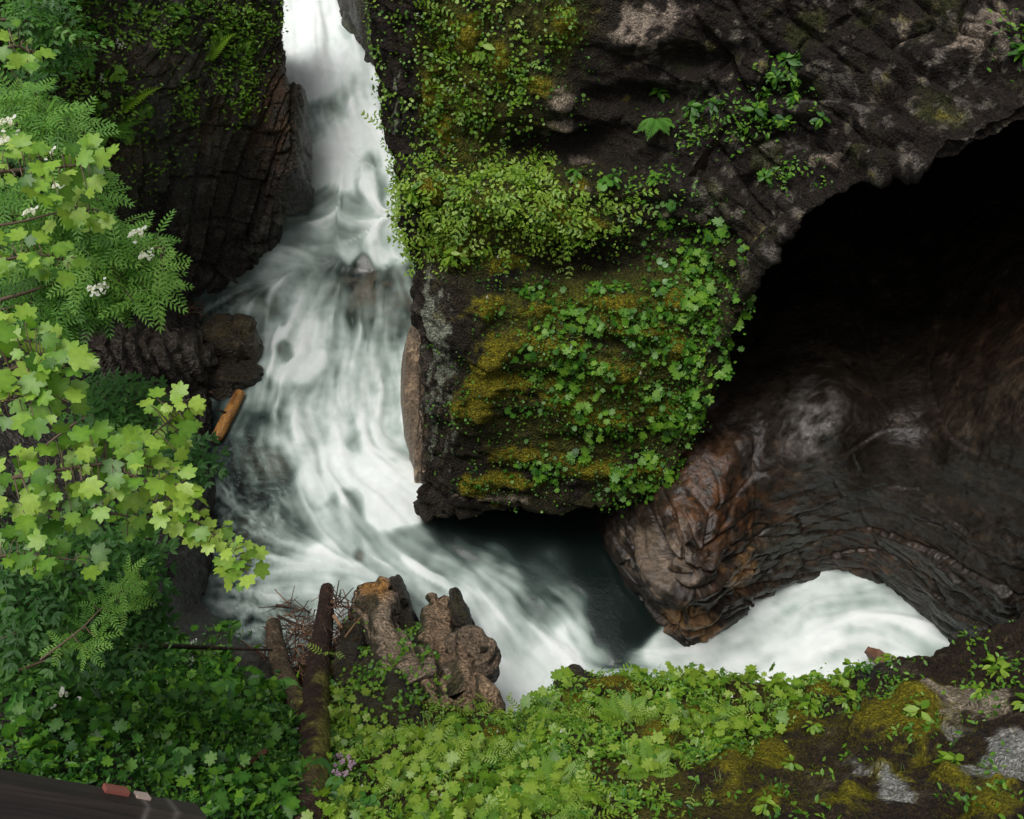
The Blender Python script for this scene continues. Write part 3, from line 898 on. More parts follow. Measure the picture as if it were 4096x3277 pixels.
def colE(V, u, v, n, d):
    nz = fbm(V, 1.8, 4); n2 = fbm(V + 30, 6, 4)
    q = V
    s = (q @ np.array([.55, .35, .9])) + 1.3 * fbm(q, .5, 3)
    ban = fbm(np.stack([s * 4, 0 * s, 0 * s], -1), 2, 3)
    c = np.ones(V.shape) * np.array([0.018, 0.013, 0.009])
    c = mixc(c, (0.046, 0.034, 0.022), sst(0, .5, nz * .6 + n2 * .7) * .7)
    rust = gsum(u, v, [(700, 480, 45, 60, 1), (770, 520, 60, 45, .8), (860, 560, 60, 30, .7), (730, 590, 40, 30, .5), (1000, 330, 60, 40, .3)])
    c = mixc(c, (0.075, 0.030, 0.010), np.clip(rust, 0, 1) * sst(-.3, .4, n2 + nz * .5))
    tan = gsum(u, v, [(735, 575, 24, 20, 1.1), (700, 625, 30, 20, 1), (745, 535, 12, 40, .5), (665, 620, 14, 12, 1.1)])
    c = mixc(c, (0.26, 0.14, 0.055), sst(.45, .85, tan * .9 + .8 * n2) * .9)
    pk = gsum(u, v, [(665, 560, 36, 36, 1.1), (640, 535, 20, 12, .6)])
    c = mixc(c, (0.12, 0.088, 0.062), sst(.35, .85, pk * .85 + 1.1 * n2) * .85)
    c = mixc(c, (0.17, 0.11, 0.06), gsum(u, v, [(760, 470, 50, 26, .5), (800, 530, 40, 30, .5), (880, 560, 60, 20, .4)]) * sst(.2, .45, n2))
    c = mixc(c, (0.06, 0.06, 0.045), gsum(u, v, [(785, 550, 36, 22, .7)]))
    c = mixc(c, (0.22, 0.205, 0.19), gsum(u, v, [(812, 425, 24, 34, .8)]) * sst(-.3, .3, n2))  # pale grey highlight of the wet bulge painted into the rock colour
    return c, .15 + .4 * gsum(u, v, [(690, 590, 60, 50, 1)]) + .2 * n2 - .3 * gsum(u, v, [(815, 420, 40, 50, 1)])


patch('cave_wall', rowsE, 420, 590, True, dispE, colE, M_CAVE, 'dark smooth cave wall curving down to the white outflow', 'cave')

# ---- rock at the head of the stream and the gorge walls that close the view
def wall(name, pts, z0, z1, label, seed):
    rows = []
    for z in np.linspace(z0, z1, 7):
        rows.append([np.array([x + .12 * (z - z0) * dx, y + .12 * (z - z0) * dy, z]) for (x, y, dx, dy) in pts])

    def dd(V, u, v):
        h, cr = blocks(V, (1, .4, .2), (0, .2, 1), .6, 1.2, seed, warp=.5)
        return h * .12 - cr * .08 + .1 * fbm(V + seed, .9, 4) + .05 * fbm(V, 4, 3)

    def cc(V, u, v, n, d):
        nz = fbm(V, 2, 4)
        c = np.ones(V.shape) * np.array([.03, .024, .018])
        return mixc(c, (.06, .06, .02), sst(0, .4, nz)), .5 + 0 * nz
    patch(name, rows, 90, 160, True, dd, cc, M_ROCK, label, 'cliff')


wall('far_cliff', [(-3.1, 17.5, 0, .5), (-2.98, 16.4, .0, .5), (-2.88, 15.6, .1, .3), (-2.5, 15.1, .1, .1), (-2.2, 14.8, 0, 0), (0, 14.8, 0, 0), (4, 15, 0, 0), (12, 15, 0, 0)], -1, 9, 'black rock at the head of the stream between the two cliffs', 31)
# ================================================================== solid things: rocks, logs, rail
def frame_along(C):
    T = np.gradient(C, axis=0)
    T /= np.linalg.norm(T, axis=1, keepdims=True)
    upv = np.array([0, 0, 1.0])
    A = np.cross(T, upv)
    bad = np.linalg.norm(A, axis=1) < .2
    A[bad] = np.array([1.0, 0, 0])
    A /= np.linalg.norm(A, axis=1, keepdims=True)
    B = np.cross(A, T)
    return T, A, B


def loft(cent, wid, hei, nl=60, ns=40, p=2.0, cap=.5, roll=0.0):
    """closed tube along centres (n,3); half width / half height per centre; superellipse power p"""
    C = crom(cent, nl)
    W = crom(np.asarray(wid, float)[:, None], nl)[:, 0]
    H = crom(np.asarray(hei, float)[:, None], nl)[:, 0]
    T, A, B = frame_along(C)
    if roll:
        A, B = A * math.cos(roll) + B * math.sin(roll), B * math.cos(roll) - A * math.sin(roll)
    th = np.linspace(0, 2 * math.pi, ns, endpoint=False)
    ct, st_ = np.cos(th), np.sin(th)
    q = 2.0 / p
    sx = np.sign(ct) * np.abs(ct) ** q
    sy = np.sign(st_) * np.abs(st_) ** q
    R = C[:, None, :] + A[:, None, :] * (W[:, None] * sx)[..., None] + B[:, None, :] * (H[:, None] * sy)[..., None]
    # caps: shrink rings toward the end centre, pushed out
    def capr(c, r, t, out):
        rs = []
        for k in (.92, .75, .5, .25, .02):
            rs.append(c + (r - c) * k + t * out * (1 - k) ** .6)
        return rs
    e0 = capr(C[0], R[0], -T[0], cap * W[0])
    e1 = capr(C[-1], R[-1], T[-1], cap * W[-1])
    return np.array(e0[::-1] + list(R) + e1)


def closed_normals(R):
    a = np.gradient(R, axis=0)
    b = (np.roll(R, -1, 1) - np.roll(R, 1, 1)) / 2
    n = np.cross(b, a)
    n /= np.linalg.norm(n, axis=-1, keepdims=True) + 1e-9
    c = R.mean(axis=1, keepdims=True)
    s = np.sign(((R - c) * n).sum())
    return n * s


def solid(name, R, mat, dispf=None, colf=None, parent=None, dry=.4, key=None):
    n = closed_normals(R)
    if dispf is not None:
        R = R + n * dispf(R, n)[..., None]
        n = closed_normals(R)
    c, dr = colf(R, n) if colf is not None else (np.ones(R.shape) * .05, dry)
    if key:
        u_, v_ = proj(R)
        PATCH[key] = (R, n, u_, v_)
    f = grid_faces(R.shape[0], R.shape[1], wrap=True)
    # orientation check
    v = R.reshape(-1, 3)
    q = f[len(f) // 2]
    fn = np.cross(v[q[1]] - v[q[0]], v[q[3]] - v[q[0]])
    if (fn * n.reshape(-1, 3)[q[0]]).sum() < 0:
        f = f[:, ::-1]
    me = mesh_np(name, R, f, mat, attrs={'dry': np.clip(np.ones(R.shape[:2]) * dr, 0, 1)}, cols={'Col': np.clip(c, .003, 1)})
    return link(name, me, parent)


def rockcol(basec, hi, moss=0.0, seed=0, topc=None, pale=None):
    def f(R, n):
        nz = fbm(R + seed, 3, 4); n2 = fbm(R + seed + 9, 10, 3)
        c = mixc(np.ones(R.shape) * np.array(basec), hi, sst(0, .5, nz * .6 + n2 * .6))
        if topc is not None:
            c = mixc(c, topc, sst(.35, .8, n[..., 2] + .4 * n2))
        if moss:
            c = mixc(c, (0.07, 0.07, 0.009), sst(.1, .6, n[..., 2] * .5 + nz + .5 * n2) * moss)
        return c, .35 + .2 * n2
    return f


def rdisp(sc=1.0, du=(1, .3, .2), dv=(.1, .3, 1), lu=.18, lv=.35, seed=0, amp=1.0):
    def f(R, n):
        h, cr = blocks(R, du, dv, lu, lv, seed, warp=.35)
        return sc * amp * (h * .11 - cr * .045 + .045 * fbm(R + seed, 2.2, 4) + .016 * fbm(R + seed, 9, 3, ridged=True) + .014 * fbm(R + seed, 20, 2))
    return f


def pzt(l, h):
    return np.array([PZ(*a) - np.array([0, 0, hh]) for a, hh in zip(l, h)])


def pz(l):
    return np.array([PZ(*a) for a in l])


# block and slab that stand out of the left bank into the stream
o = solid('boulder', loft(pz([(208, 344, .40), (220, 343, .42), (240, 342, .42), (256, 344, .38)]), [.20, .27, .27, .20], [.26, .34, .33, .26], p=4.2, cap=.35), M_ROCK,
          rdisp(.8, lu=.3, lv=.3, seed=3), rockcol((.045, .032, .018), (.10, .072, .045), .2, 3))
tag(o, 'dark square boulder jutting from the left bank, lying on a flat slab', 'boulder')
o = solid('boulder', loft(pz([(204, 380, .18), (222, 380, .20), (242, 378, .18), (258, 371, .16)]), [.25, .27, .25, .16], [.24, .24, .2, .17], p=3, cap=.4), M_ROCK,
          rdisp(.7, (0, 1, .4), (1, 0, 0), .09, .7, 5), rockcol((.028, .02, .013), (.06, .045, .03), .1, 5))
tag(o, 'flat layered slab lying under the square boulder at the water', 'boulder')
o = solid('rock_ledge', loft(pz([(92, 350, 1.35), (120, 352, 1.15), (150, 352, .95), (180, 355, .65), (200, 360, .40)]), [.3, .38, .42, .42, .34], [.30, .34, .34, .3, .24], p=2.6, nl=110, ns=70), M_ROCK,
          lambda R, n: rdisp(1.5, (1, .2, .1), (.2, .4, 1), .13, .5, 7)(R, n) + .04 * fbm(R * np.array([3, 1, 1]), 4, 3, ridged=True), rockcol((.045, .034, .025), (.16, .135, .108), .05, 7))
tag(o, 'jagged wet ledge of upright rock layers left of the square boulder', 'rock')
# tall slab leaning on the left cliff beside the stream
o = solid('rock_slab', loft(pz([(297, 98, 2.2), (297, 124, 2.0), (297, 152, 1.75), (295, 182, 1.5), (290, 212, 1.15)]), [.11, .15, .16, .15, .12], [.4, .5, .5, .5, .4], p=3.5, nl=90, ns=50, cap=.3), M_ROCK,
          rdisp(.7, (1, .2, .1), (0, .3, 1), .09, .3, 11), rockcol((.024, .018, .013), (.085, .06, .042), .1, 11))
tag(o, 'tall narrow rock slab against the left cliff where the stream narrows', 'rock')
# pale tan strip at the foot of the overhanging cliff
o = solid('water_worn_rock', loft(pz([(420, 322, .50), (416, 345, .42), (414, 375, .32), (415, 410, .24), (417, 440, .18), (421, 480, .1)]), [.08, .15, .19, .19, .16, .08], [.2, .3, .3, .3, .3, .2], p=2.2, nl=90), M_ROCK,
          rdisp(.45, (1, 0, 0), (0, .2, 1), .09, .8, 13), rockcol((.17, .125, .085), (.46, .33, .21), .0, 13, pale=1))
tag(o, 'smooth tan rock strip worn by water at the foot of the cliff', 'rock')

# fins of rock that run down from the near bank into the pool
_h = [.45, .48, .5, .5, .45]
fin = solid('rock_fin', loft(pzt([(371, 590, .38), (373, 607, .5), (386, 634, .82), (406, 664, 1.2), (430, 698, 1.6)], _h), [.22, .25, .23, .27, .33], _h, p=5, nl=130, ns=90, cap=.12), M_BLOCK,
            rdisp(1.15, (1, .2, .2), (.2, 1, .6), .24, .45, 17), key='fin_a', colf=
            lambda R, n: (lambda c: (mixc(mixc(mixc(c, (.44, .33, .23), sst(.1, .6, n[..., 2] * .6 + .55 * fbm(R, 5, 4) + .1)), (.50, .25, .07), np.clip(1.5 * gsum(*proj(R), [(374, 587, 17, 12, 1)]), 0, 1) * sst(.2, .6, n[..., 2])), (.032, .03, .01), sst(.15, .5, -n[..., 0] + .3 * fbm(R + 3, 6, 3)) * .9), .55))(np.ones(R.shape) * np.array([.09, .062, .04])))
tag(fin, 'long rock fin with an orange flat tip pointing into the pool', 'rock')
_h = [.42, .45, .5, .5, .45]
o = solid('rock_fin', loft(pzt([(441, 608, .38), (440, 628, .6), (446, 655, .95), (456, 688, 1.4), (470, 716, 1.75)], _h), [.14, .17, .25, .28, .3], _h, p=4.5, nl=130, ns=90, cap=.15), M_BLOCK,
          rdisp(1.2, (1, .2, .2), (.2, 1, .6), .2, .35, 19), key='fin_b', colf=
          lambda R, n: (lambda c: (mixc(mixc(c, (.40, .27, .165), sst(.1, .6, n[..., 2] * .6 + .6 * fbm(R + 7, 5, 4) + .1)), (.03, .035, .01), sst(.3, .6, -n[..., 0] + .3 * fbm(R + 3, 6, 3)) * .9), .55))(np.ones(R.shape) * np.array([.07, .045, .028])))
tag(o, 'brown rock fin with a blunt tip right of the orange tipped one', 'rock')
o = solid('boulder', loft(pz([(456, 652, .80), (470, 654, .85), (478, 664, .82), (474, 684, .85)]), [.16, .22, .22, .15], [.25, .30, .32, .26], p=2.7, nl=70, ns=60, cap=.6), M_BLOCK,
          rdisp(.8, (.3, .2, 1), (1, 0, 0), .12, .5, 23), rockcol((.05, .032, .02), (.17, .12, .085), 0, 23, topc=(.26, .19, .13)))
tag(o, 'rounded knob of rock overhanging the pool beside the blunt fin', 'rock')
o = solid('rock', loft(pz([(398, 592, .0), (401, 601, .08), (405, 612, .1)]), [.09, .1, .08], [.25, .25, .25], p=2.5, nl=40, ns=40, cap=.6), M_BLOCK,
          rdisp(.6, seed=29), rockcol((.05, .04, .03), (.14, .11, .08), 0, 29))
tag(o, 'small dark rock at the waterline right of the orange tip', 'rock')
o = solid('rock', loft(pz([(457, 612, .1), (461, 622, .2), (466, 634, .3)]), [.12, .15, .12], [.3, .3, .3], p=2.5, nl=40, ns=40, cap=.6), M_BLOCK,
          rdisp(.7, seed=31), rockcol((.05, .042, .03), (.12, .10, .07), .3, 31))
tag(o, 'greenish rock at the waterline right of the blunt fin', 'rock')
o = solid('boulder', loft(pz([(348, 655, .35), (352, 670, .5), (364, 690, .75), (382, 716, 1.1), (398, 748, 1.5)]), [.2, .26, .28, .3, .3], [.3, .34, .36, .36, .3], p=2.8, nl=100, ns=70, cap=.6), M_BLOCK,
          rdisp(1.2, (1, .2, .2), (.2, 1, .6), .3, .5, 37), rockcol((.034, .024, .017), (.10, .07, .05), .35, 37), key='ridge')
tag(o, 'dark rounded mossy ridge of rock right of the long log', 'rock')
o = solid('boulder', loft(pz([(410, 632, .30), (420, 655, .5), (432, 690, .9), (440, 720, 1.3)]), [.16, .2, .3, .35], [.3, .32, .36, .3], p=2.4, nl=80, ns=60, cap=.7), M_BLOCK,
          rdisp(1.1, seed=41), rockcol((.03, .024, .014), (.07, .055, .03), .5, 41), key='wedge')
tag(o, 'mossy dark rock wedged between the two rock fins', 'rock')
o = solid('boulder', loft(pz([(566, 692, 1.85), (577, 688, 2.0), (590, 690, 2.05)]), [.12, .17, .14], [.15, .2, .16], p=2.2, nl=40, ns=40, cap=.7), M_BLOCK,
          rdisp(.6, seed=43), rockcol((.04, .03, .026), (.10, .075, .065), .3, 43))
tag(o, 'brown rock on the rim of the near bank over the white water', 'rock')

# ---------------------------------------------------------------- logs
M_BARK = rock_mat('bark', fine=30, bump=.7, rough=(.5, .9), stretch=(1, 1, 1), speck=.5, spec=.3)
M_WOOD = rock_mat('wet_wood', fine=22, bump=.35, rough=(.25, .5), stretch=(5, 1, 5), speck=.35, spec=.5)


def logdisp(a=.012, seed=0):
    return lambda R, n: a * fbm(R + seed, 6, 4) + a * .6 * fbm(R + seed, 22, 2, ridged=True)


def log_solid(name, cent, rad, mat, dispf, colf, parent):
    return solid(name, loft(cent, rad, rad, nl=max(40, len(cent) * 16), ns=30, cap=.15), mat, dispf, colf, parent)


def whole_log(label, cent, rad, colf, mat=None, stubs=(), seed=0):
    root = empty('log', tuple(cent[-1]))
    tag(root, label, 'log')
    cc = np.asarray(cent) - cent[-1]
    off = np.asarray(cent[-1])
    log_solid('trunk', cc, rad, mat or M_BARK, lambda R, n: logdisp(.10 * max(rad), seed)(R, n), lambda R, n: colf(R + off, n), root)
    return root, off


cw = pz([(240, 393, .22), (233, 407, .22), (225, 422, .20), (217, 437, .18)])
root, off = whole_log('orange peeled log with a broken end at the edge of the water', cw, [.066, .074, .078, .074],
                      lambda R, n: (mixc(mixc(np.ones(R.shape) * np.array([.40, .185, .045]), (.17, .065, .016), sst(0, .45, fbm(R * np.array([2.5, 1, 2.5]), 5, 4))), (.06, .03, .015), sst(.5, .9, -n[..., 0] + .5 * fbm(R + 2, 3, 3))), .25), M_WOOD)
st = solid('branch_stub', loft(pz([(226, 413, .27), (221, 411, .34), (216, 409, .38)]) - off, [.018, .014, .008], [.018, .014, .008], nl=12, ns=10), M_BARK, None, rockcol((.03, .02, .012), (.05, .035, .02)), root)
en = solid('broken_end', loft(pz([(218, 436, .18), (214.5, 442, .17)]) - off, [.068, .05], [.068, .045], nl=24, ns=24, cap=.1), M_WOOD, lambda R, n: .03 * fbm(R, 14, 3), rockcol((.35, .17, .06), (.12, .04, .015)), root)


def barkmoss(u0, base_, hi, mossa):
    def f(R, n):
        u, v = proj(R)
        nz = fbm(R, 5, 4); n2 = fbm(R, 16, 3)
        c = mixc(np.ones(R.shape) * np.array(base_), hi, sst(0, .5, nz * .5 + n2 * .7))
        c = mixc(c, (.19, .18, .035), mossa(u, v) * sst(-.1, .35, nz + .4 * n2 + .35 * n[..., 0] + .1))
        return c, .45
    return f


c1 = pz([(327, 588, .30), (325, 612, .48), (322, 640, .72), (318, 668, 1.0), (315, 700, 1.35), (314, 735, 1.78), (312, 770, 2.25), (310, 805, 2.7), (308, 850, 3.2), (306, 920, 3.8)])
root, off = whole_log('long straight dead trunk with moss patches running down to the pool', c1, [.065, .085, .10, .115, .125, .13, .135, .14, .145, .15],
                      barkmoss(0, (.034, .017, .011), (.085, .045, .03), lambda u, v: np.clip(gsum(u, v, [(315, 680, 12, 8, .8), (326, 700, 6, 22, .8), (314, 742, 20, 26, 1.2), (328, 775, 5, 40, .8), (318, 785, 8, 6, .8)]), 0, 1)))
c2 = pz([(273, 624, .50), (276, 645, .66), (282, 668, .9), (291, 690, 1.15), (301, 712, 1.5)])
root, off = whole_log('shorter brown log leaning toward the long trunk on its left side', c2, [.075, .09, .095, .095, .09],
                      barkmoss(0, (.075, .052, .03), (.16, .12, .075), lambda u, v: np.clip(gsum(u, v, [(300, 700, 10, 20, .9)]), 0, 1)), seed=4)
c3 = pz([(266, 751, 2.72), (250, 762, 2.82), (236, 771, 2.92), (225, 780, 3.0)])
root, off = whole_log('thin reddish stick lying on the green plants left of the long trunk', c3, [.022, .024, .022, .018],
                      lambda R, n: (mixc(np.ones(R.shape) * np.array([.13, .06, .03]), (.05, .025, .014), sst(0, .4, fbm(R, 14, 3))), .6), seed=6)
c4 = pz([(45, 640, 3.25), (80, 650, 3.08), (125, 649, 2.8), (170, 646, 2.35), (215, 648, 1.75), (272, 650, 1.3)])
root, off = whole_log('long thin dark branch lying across the shaded left bank', c4, [.03, .028, .026, .022, .018, .010],
                      lambda R, n: (np.ones(R.shape) * np.array([.035, .024, .016]), .6), seed=8)

# plank in the outflow
def box_mesh(name, o0, ax, ay, az, mat, seg=(1, 1, 1), colr=(.1, .05, .03), bev=.0, colf=None, parent=None):
    """box from corner o0 with edge vectors, each face a grid"""
    o0, ax, ay, az = [np.asarray(a, float) for a in (o0, ax, ay, az)]
    Vs, Fs, k = [], [], 0
    sx, sy, sz = seg
    for (p, a, b, na, nb) in ((o0, ax, ay, sx, sy), (o0 + az, ax, ay, sx, sy), (o0, ax, az, sx, sz), (o0 + ay, ax, az, sx, sz), (o0, ay, az, sy, sz), (o0 + ax, ay, az, sy, sz)):
        g1, g2 = np.meshgrid(np.linspace(0, 1, na + 1), np.linspace(0, 1, nb + 1), indexing='ij')
        V = p + g1[..., None] * a + g2[..., None] * b
        ctr = o0 + (ax + ay + az) / 2
        nn = np.cross(a, b)
        fl = (nn * (p + a / 2 + b / 2 - ctr)).sum() < 0
        f = grid_faces(na + 1, nb + 1, not fl) + k
        Vs.append(V.reshape(-1, 3)); Fs.append(f); k += V.shape[0] * V.shape[1]
    V = np.concatenate(Vs)
    c = colf(V) if colf else np.ones(V.shape) * np.array(colr)
    me = mesh_np(name, V, np.concatenate(Fs), mat, attrs={'dry': np.full(len(V), .6)}, cols={'Col': c}, smooth=False)
    return link(name, me, parent)


pa, pb = PZ(866, 650, -.18), PZ(902, 676, -.22)
ax = pb - pa
sidev = np.cross(ax / np.linalg.norm(ax), [0, 0, 1.0])
o = box_mesh('driftwood_plank', pa - sidev * .05, ax, sidev * .13, np.array([0, 0, .10]), M_WOOD, colf=lambda V: mixc(np.ones(V.shape) * np.array([.14, .065, .035]), (.06, .03, .02), sst(0, .4, fbm(V, 9, 3))), seg=(12, 4, 3))
bm_v = o.data.vertices
for vv_ in bm_v:                          # broken, pointed upstream end
    k = np.dot(np.array(vv_.co) - pa, ax) / np.dot(ax, ax)
    if k < .15:
        vv_.co = Vector(np.array(vv_.co) * .55 + (pa + sidev * .03 + np.array([0, 0, .04])) * .45)
tag(o, 'broken brown plank poking out of the white outflow', 'plank')

# ---------------------------------------------------------------- wooden hand rail close to the camera
M_RAIL, nt, P = new_mat('old_timber')
tc = N(nt, 'ShaderNodeTexCoord'); mp = N(nt, 'ShaderNodeMapping')
mp.inputs['Scale'].default_value = (2.2, 30, 70)
nt.links.new(tc.outputs['Object'], mp.inputs['Vector'])
wn = N(nt, 'ShaderNodeTexNoise', i_Scale=1.2, i_Detail=8.0, i_Distortion=.9)
nt.links.new(mp.outputs[0], wn.inputs['Vector'])
cr = N(nt, 'ShaderNodeValToRGB')
cr.color_ramp.elements[0].position = .32; cr.color_ramp.elements[0].color = (.006, .004, .003, 1)
cr.color_ramp.elements[1].position = .75; cr.color_ramp.elements[1].color = (.038, .025, .018, 1)
nt.links.new(wn.outputs['Fac'], cr.inputs[0])
at = N(nt, 'ShaderNodeAttribute', attribute_name='Col')
mx = N(nt, 'ShaderNodeMix', data_type='RGBA', blend_type='ADD')
mx.inputs['Factor'].default_value = 1
nt.links.new(cr.outputs[0], mx.inputs[6]); nt.links.new(at.outputs['Color'], mx.inputs[7])
nt.links.new(mx.outputs[2], P.inputs['Base Color'])
P.inputs['Roughness'].default_value = .6
bp = N(nt, 'ShaderNodeBump', i_Strength=.4, i_Distance=.004)
nt.links.new(wn.outputs['Fac'], bp.inputs['Height']); nt.links.new(bp.outputs[0], P.inputs['Normal'])
RA, RB = PD(-90, 767, 1.42), PD(207, 817, 1.55)
rail = empty('handrail', tuple(RA))
tag(rail, 'dark weathered wooden rail end in the lower left corner', 'railing')
ax = RB - RA
L_ = np.linalg.norm(ax)
rx = ax / L_
rz = np.array([0, 0, 1.0]) - rx * rx[2]
rz = rz * .75 + np.array([0, .66, 0])
rz = rz - rx * np.dot(rz, rx); rz /= np.linalg.norm(rz)
ry = np.cross(rz, rx)
q = Matrix(((rx[0], ry[0], rz[0]), (rx[1], ry[1], rz[1]), (rx[2], ry[2], rz[2])))
rail.rotation_euler = q.to_euler()


def rcol(V):
    s = V[:, 0]
    t1 = s / L_
    a = np.exp(-((t1 - .775) / .010) ** 2) + .9 * np.exp(-((t1 - .885) / .012) ** 2)
    gr = sst(.72, .8, t1)
    n = .6 + .8 * fbm(V * np.array([1, 1, 4]), 22, 3)
    return np.ones(V.shape) * (np.array([.10, .09, .08]) * (a * n)[:, None] + np.array([.010, .010, .007]) * gr[:, None])


b = box_mesh('board', (0, -.0, -.20), (L_, 0, 0), (0, .045, 0), (0, 0, .20), M_RAIL, seg=(220, 4, 24), colf=rcol, parent=rail)
for i, (t0, ln, c) in enumerate(((.635, .085, (.20, .055, .04)), (.752, .05, (.42, .33, .28)))):
    b = box_mesh('painted_peg', (L_ * t0, .025, -.01), (L_ * ln, 0, .0), (0, .018, 0), (0, 0, .0165 - .003 * i), M_RAIL, seg=(8, 3, 3), parent=rail,
                 colf=lambda V, c=c: np.ones(V.shape) * np.array(c))
    b['label'] = ['faded red peg on top of the rail', 'worn white peg on top of the rail'][i]
# ================================================================== leaves
def leaf_mat(name, ramp, rough=.38, trans=.35, spec=.5):
    m = bpy.data.materials.new(name)
    m.use_nodes = True
    nt = m.node_tree
    P = nt.nodes['Principled BSDF']
    out = nt.nodes['Material Output']
    L = nt.links.new
    at = N(nt, 'ShaderNodeAttribute', attribute_name='var')
    oi = N(nt, 'ShaderNodeObjectInfo')
    md = N(nt, 'ShaderNodeMath', operation='MULTIPLY_ADD')
    L(oi.outputs['Random'], md.inputs[0]); md.inputs[1].default_value = .3
    ad = N(nt, 'ShaderNodeMath', operation='SUBTRACT')
    L(at.outputs['Fac'], ad.inputs[0]); ad.inputs[1].default_value = .15
    L(ad.outputs[0], md.inputs[2])
    cr = N(nt, 'ShaderNodeValToRGB')
    n = len(ramp)
    cr.color_ramp.elements[0].color = (*ramp[0], 1)
    cr.color_ramp.elements[1].color = (*ramp[-1], 1)
    for i in range(1, n - 1):
        e = cr.color_ramp.elements.new(i / (n - 1)); e.color = (*ramp[i], 1)
    L(md.outputs[0], cr.inputs[0])
    tc = N(nt, 'ShaderNodeTexCoord')
    nz = N(nt, 'ShaderNodeTexNoise', i_Scale=40.0, i_Detail=3.0)
    L(tc.outputs['Object'], nz.inputs['Vector'])
    mr = N(nt, 'ShaderNodeMapRange')
    mr.inputs['To Min'].default_value = .7; mr.inputs['To Max'].default_value = 1.3
    L(nz.outputs['Fac'], mr.inputs['Value'])
    vs = N(nt, 'ShaderNodeVectorMath', operation='SCALE')
    L(cr.outputs[0], vs.inputs[0]); L(mr.outputs[0], vs.inputs['Scale'])
    L(vs.outputs[0], P.inputs['Base Color'])
    P.inputs['Roughness'].default_value = rough
    P.inputs['Specular IOR Level'].default_value = spec
    if trans:
        tr = N(nt, 'ShaderNodeBsdfTranslucent')
        v2 = N(nt, 'ShaderNodeVectorMath', operation='MULTIPLY')
        L(vs.outputs[0], v2.inputs[0]); v2.inputs[1].default_value = (1.25, 1.3, .5)
        L(v2.outputs[0], tr.inputs['Color'])
        mx = N(nt, 'ShaderNodeMixShader')
        mx.inputs[0].default_value = trans
        L(P.outputs[0], mx.inputs[1]); L(tr.outputs[0], mx.inputs[2])
        L(mx.outputs[0], out.inputs['Surface'])
    return m


ML_MAPLE = leaf_mat('maple_leaf', [(.05, .15, .012), (.13, .29, .02), (.23, .41, .035), (.33, .48, .06)], rough=.42)
ML_ROWAN = leaf_mat('rowan_leaf', [(.035, .11, .014), (.075, .21, .025), (.14, .31, .04), (.21, .38, .06)], rough=.5, spec=.35)
ML_DARK = leaf_mat('shrub_leaf', [(.014, .055, .010), (.025, .088, .015), (.04, .125, .02), (.06, .16, .02)], rough=.5, spec=.3)
ML_HERB = leaf_mat('herb_leaf', [(.022, .090, .010), (.05, .16, .014), (.10, .25, .02), (.18, .34, .03)], rough=.42, spec=.35)
ML_LIME = leaf_mat('lime_leaf', [(.06, .15, .010), (.12, .25, .016), (.20, .34, .025), (.28, .40, .05)], rough=.42)
ML_HEART = leaf_mat('heart_leaf', [(.03, .12, .015), (.06, .20, .025), (.11, .28, .04), (.17, .33, .07)], rough=.3)
ML_GRASS = leaf_mat('grass_blade', [(.03, .10, .01), (.07, .17, .015), (.13, .24, .03), (.22, .30, .06)], rough=.5)
ML_MOSS = leaf_mat('moss_tuft', [(.03, .045, .005), (.075, .09, .006), (.14, .14, .008), (.23, .20, .012)], rough=.9, trans=.2, spec=.1)
ML_TWIG = leaf_mat('twig', [(.04, .025, .015), (.08, .05, .03), (.12, .08, .05), (.16, .12, .08)], rough=.8, trans=0)
ML_STEM = leaf_mat('green_stem', [(.06, .07, .02), (.10, .10, .03), (.12, .13, .04), (.15, .16, .05)], rough=.6, trans=0)
ML_WHITE = leaf_mat('white_petal', [(.75, .74, .66), (.8, .8, .74), (.82, .82, .78), (.85, .85, .8)], rough=.7)
ML_PINK = leaf_mat('pink_petal', [(.42, .25, .40), (.5, .33, .48), (.55, .38, .52), (.6, .45, .58)], rough=.7)
ML_DEBRIS = leaf_mat('driftwood_twig', [(.025, .014, .009), (.07, .035, .02), (.16, .075, .035), (.34, .20, .11)], rough=.6, trans=0)


def fan(outline, fold=.12, droop=.12):
    """outline: list of (x,y); returns template (V,F) with a raised centre"""
    o = np.array(outline, float)
    c = np.array([[0, o[:, 1].max() * .42]])
    P2 = np.concatenate([c, o])
    z = fold * np.abs(P2[:, 0]) - droop * (P2[:, 1]) ** 2
    V = np.column_stack([P2, z])
    n = len(o)
    i = np.arange(n)
    Fc = np.column_stack([np.zeros(n, int), 1 + i, 1 + (i + 1) % n])
    return V, Fc


def sym(half):
    h = [(x, y) for x, y in half]
    return h + [(-x, y) for x, y in h[::-1] if abs(x) > 1e-6]


def polar_outline(pts, cy=.38):
    r = []
    for a, d in pts:
        r.append((math.sin(math.radians(a)) * d, cy + math.cos(math.radians(a)) * d))
    full = r + [(-x, y) for x, y in r[::-1] if abs(x) > 1e-6]
    return full[::-1]


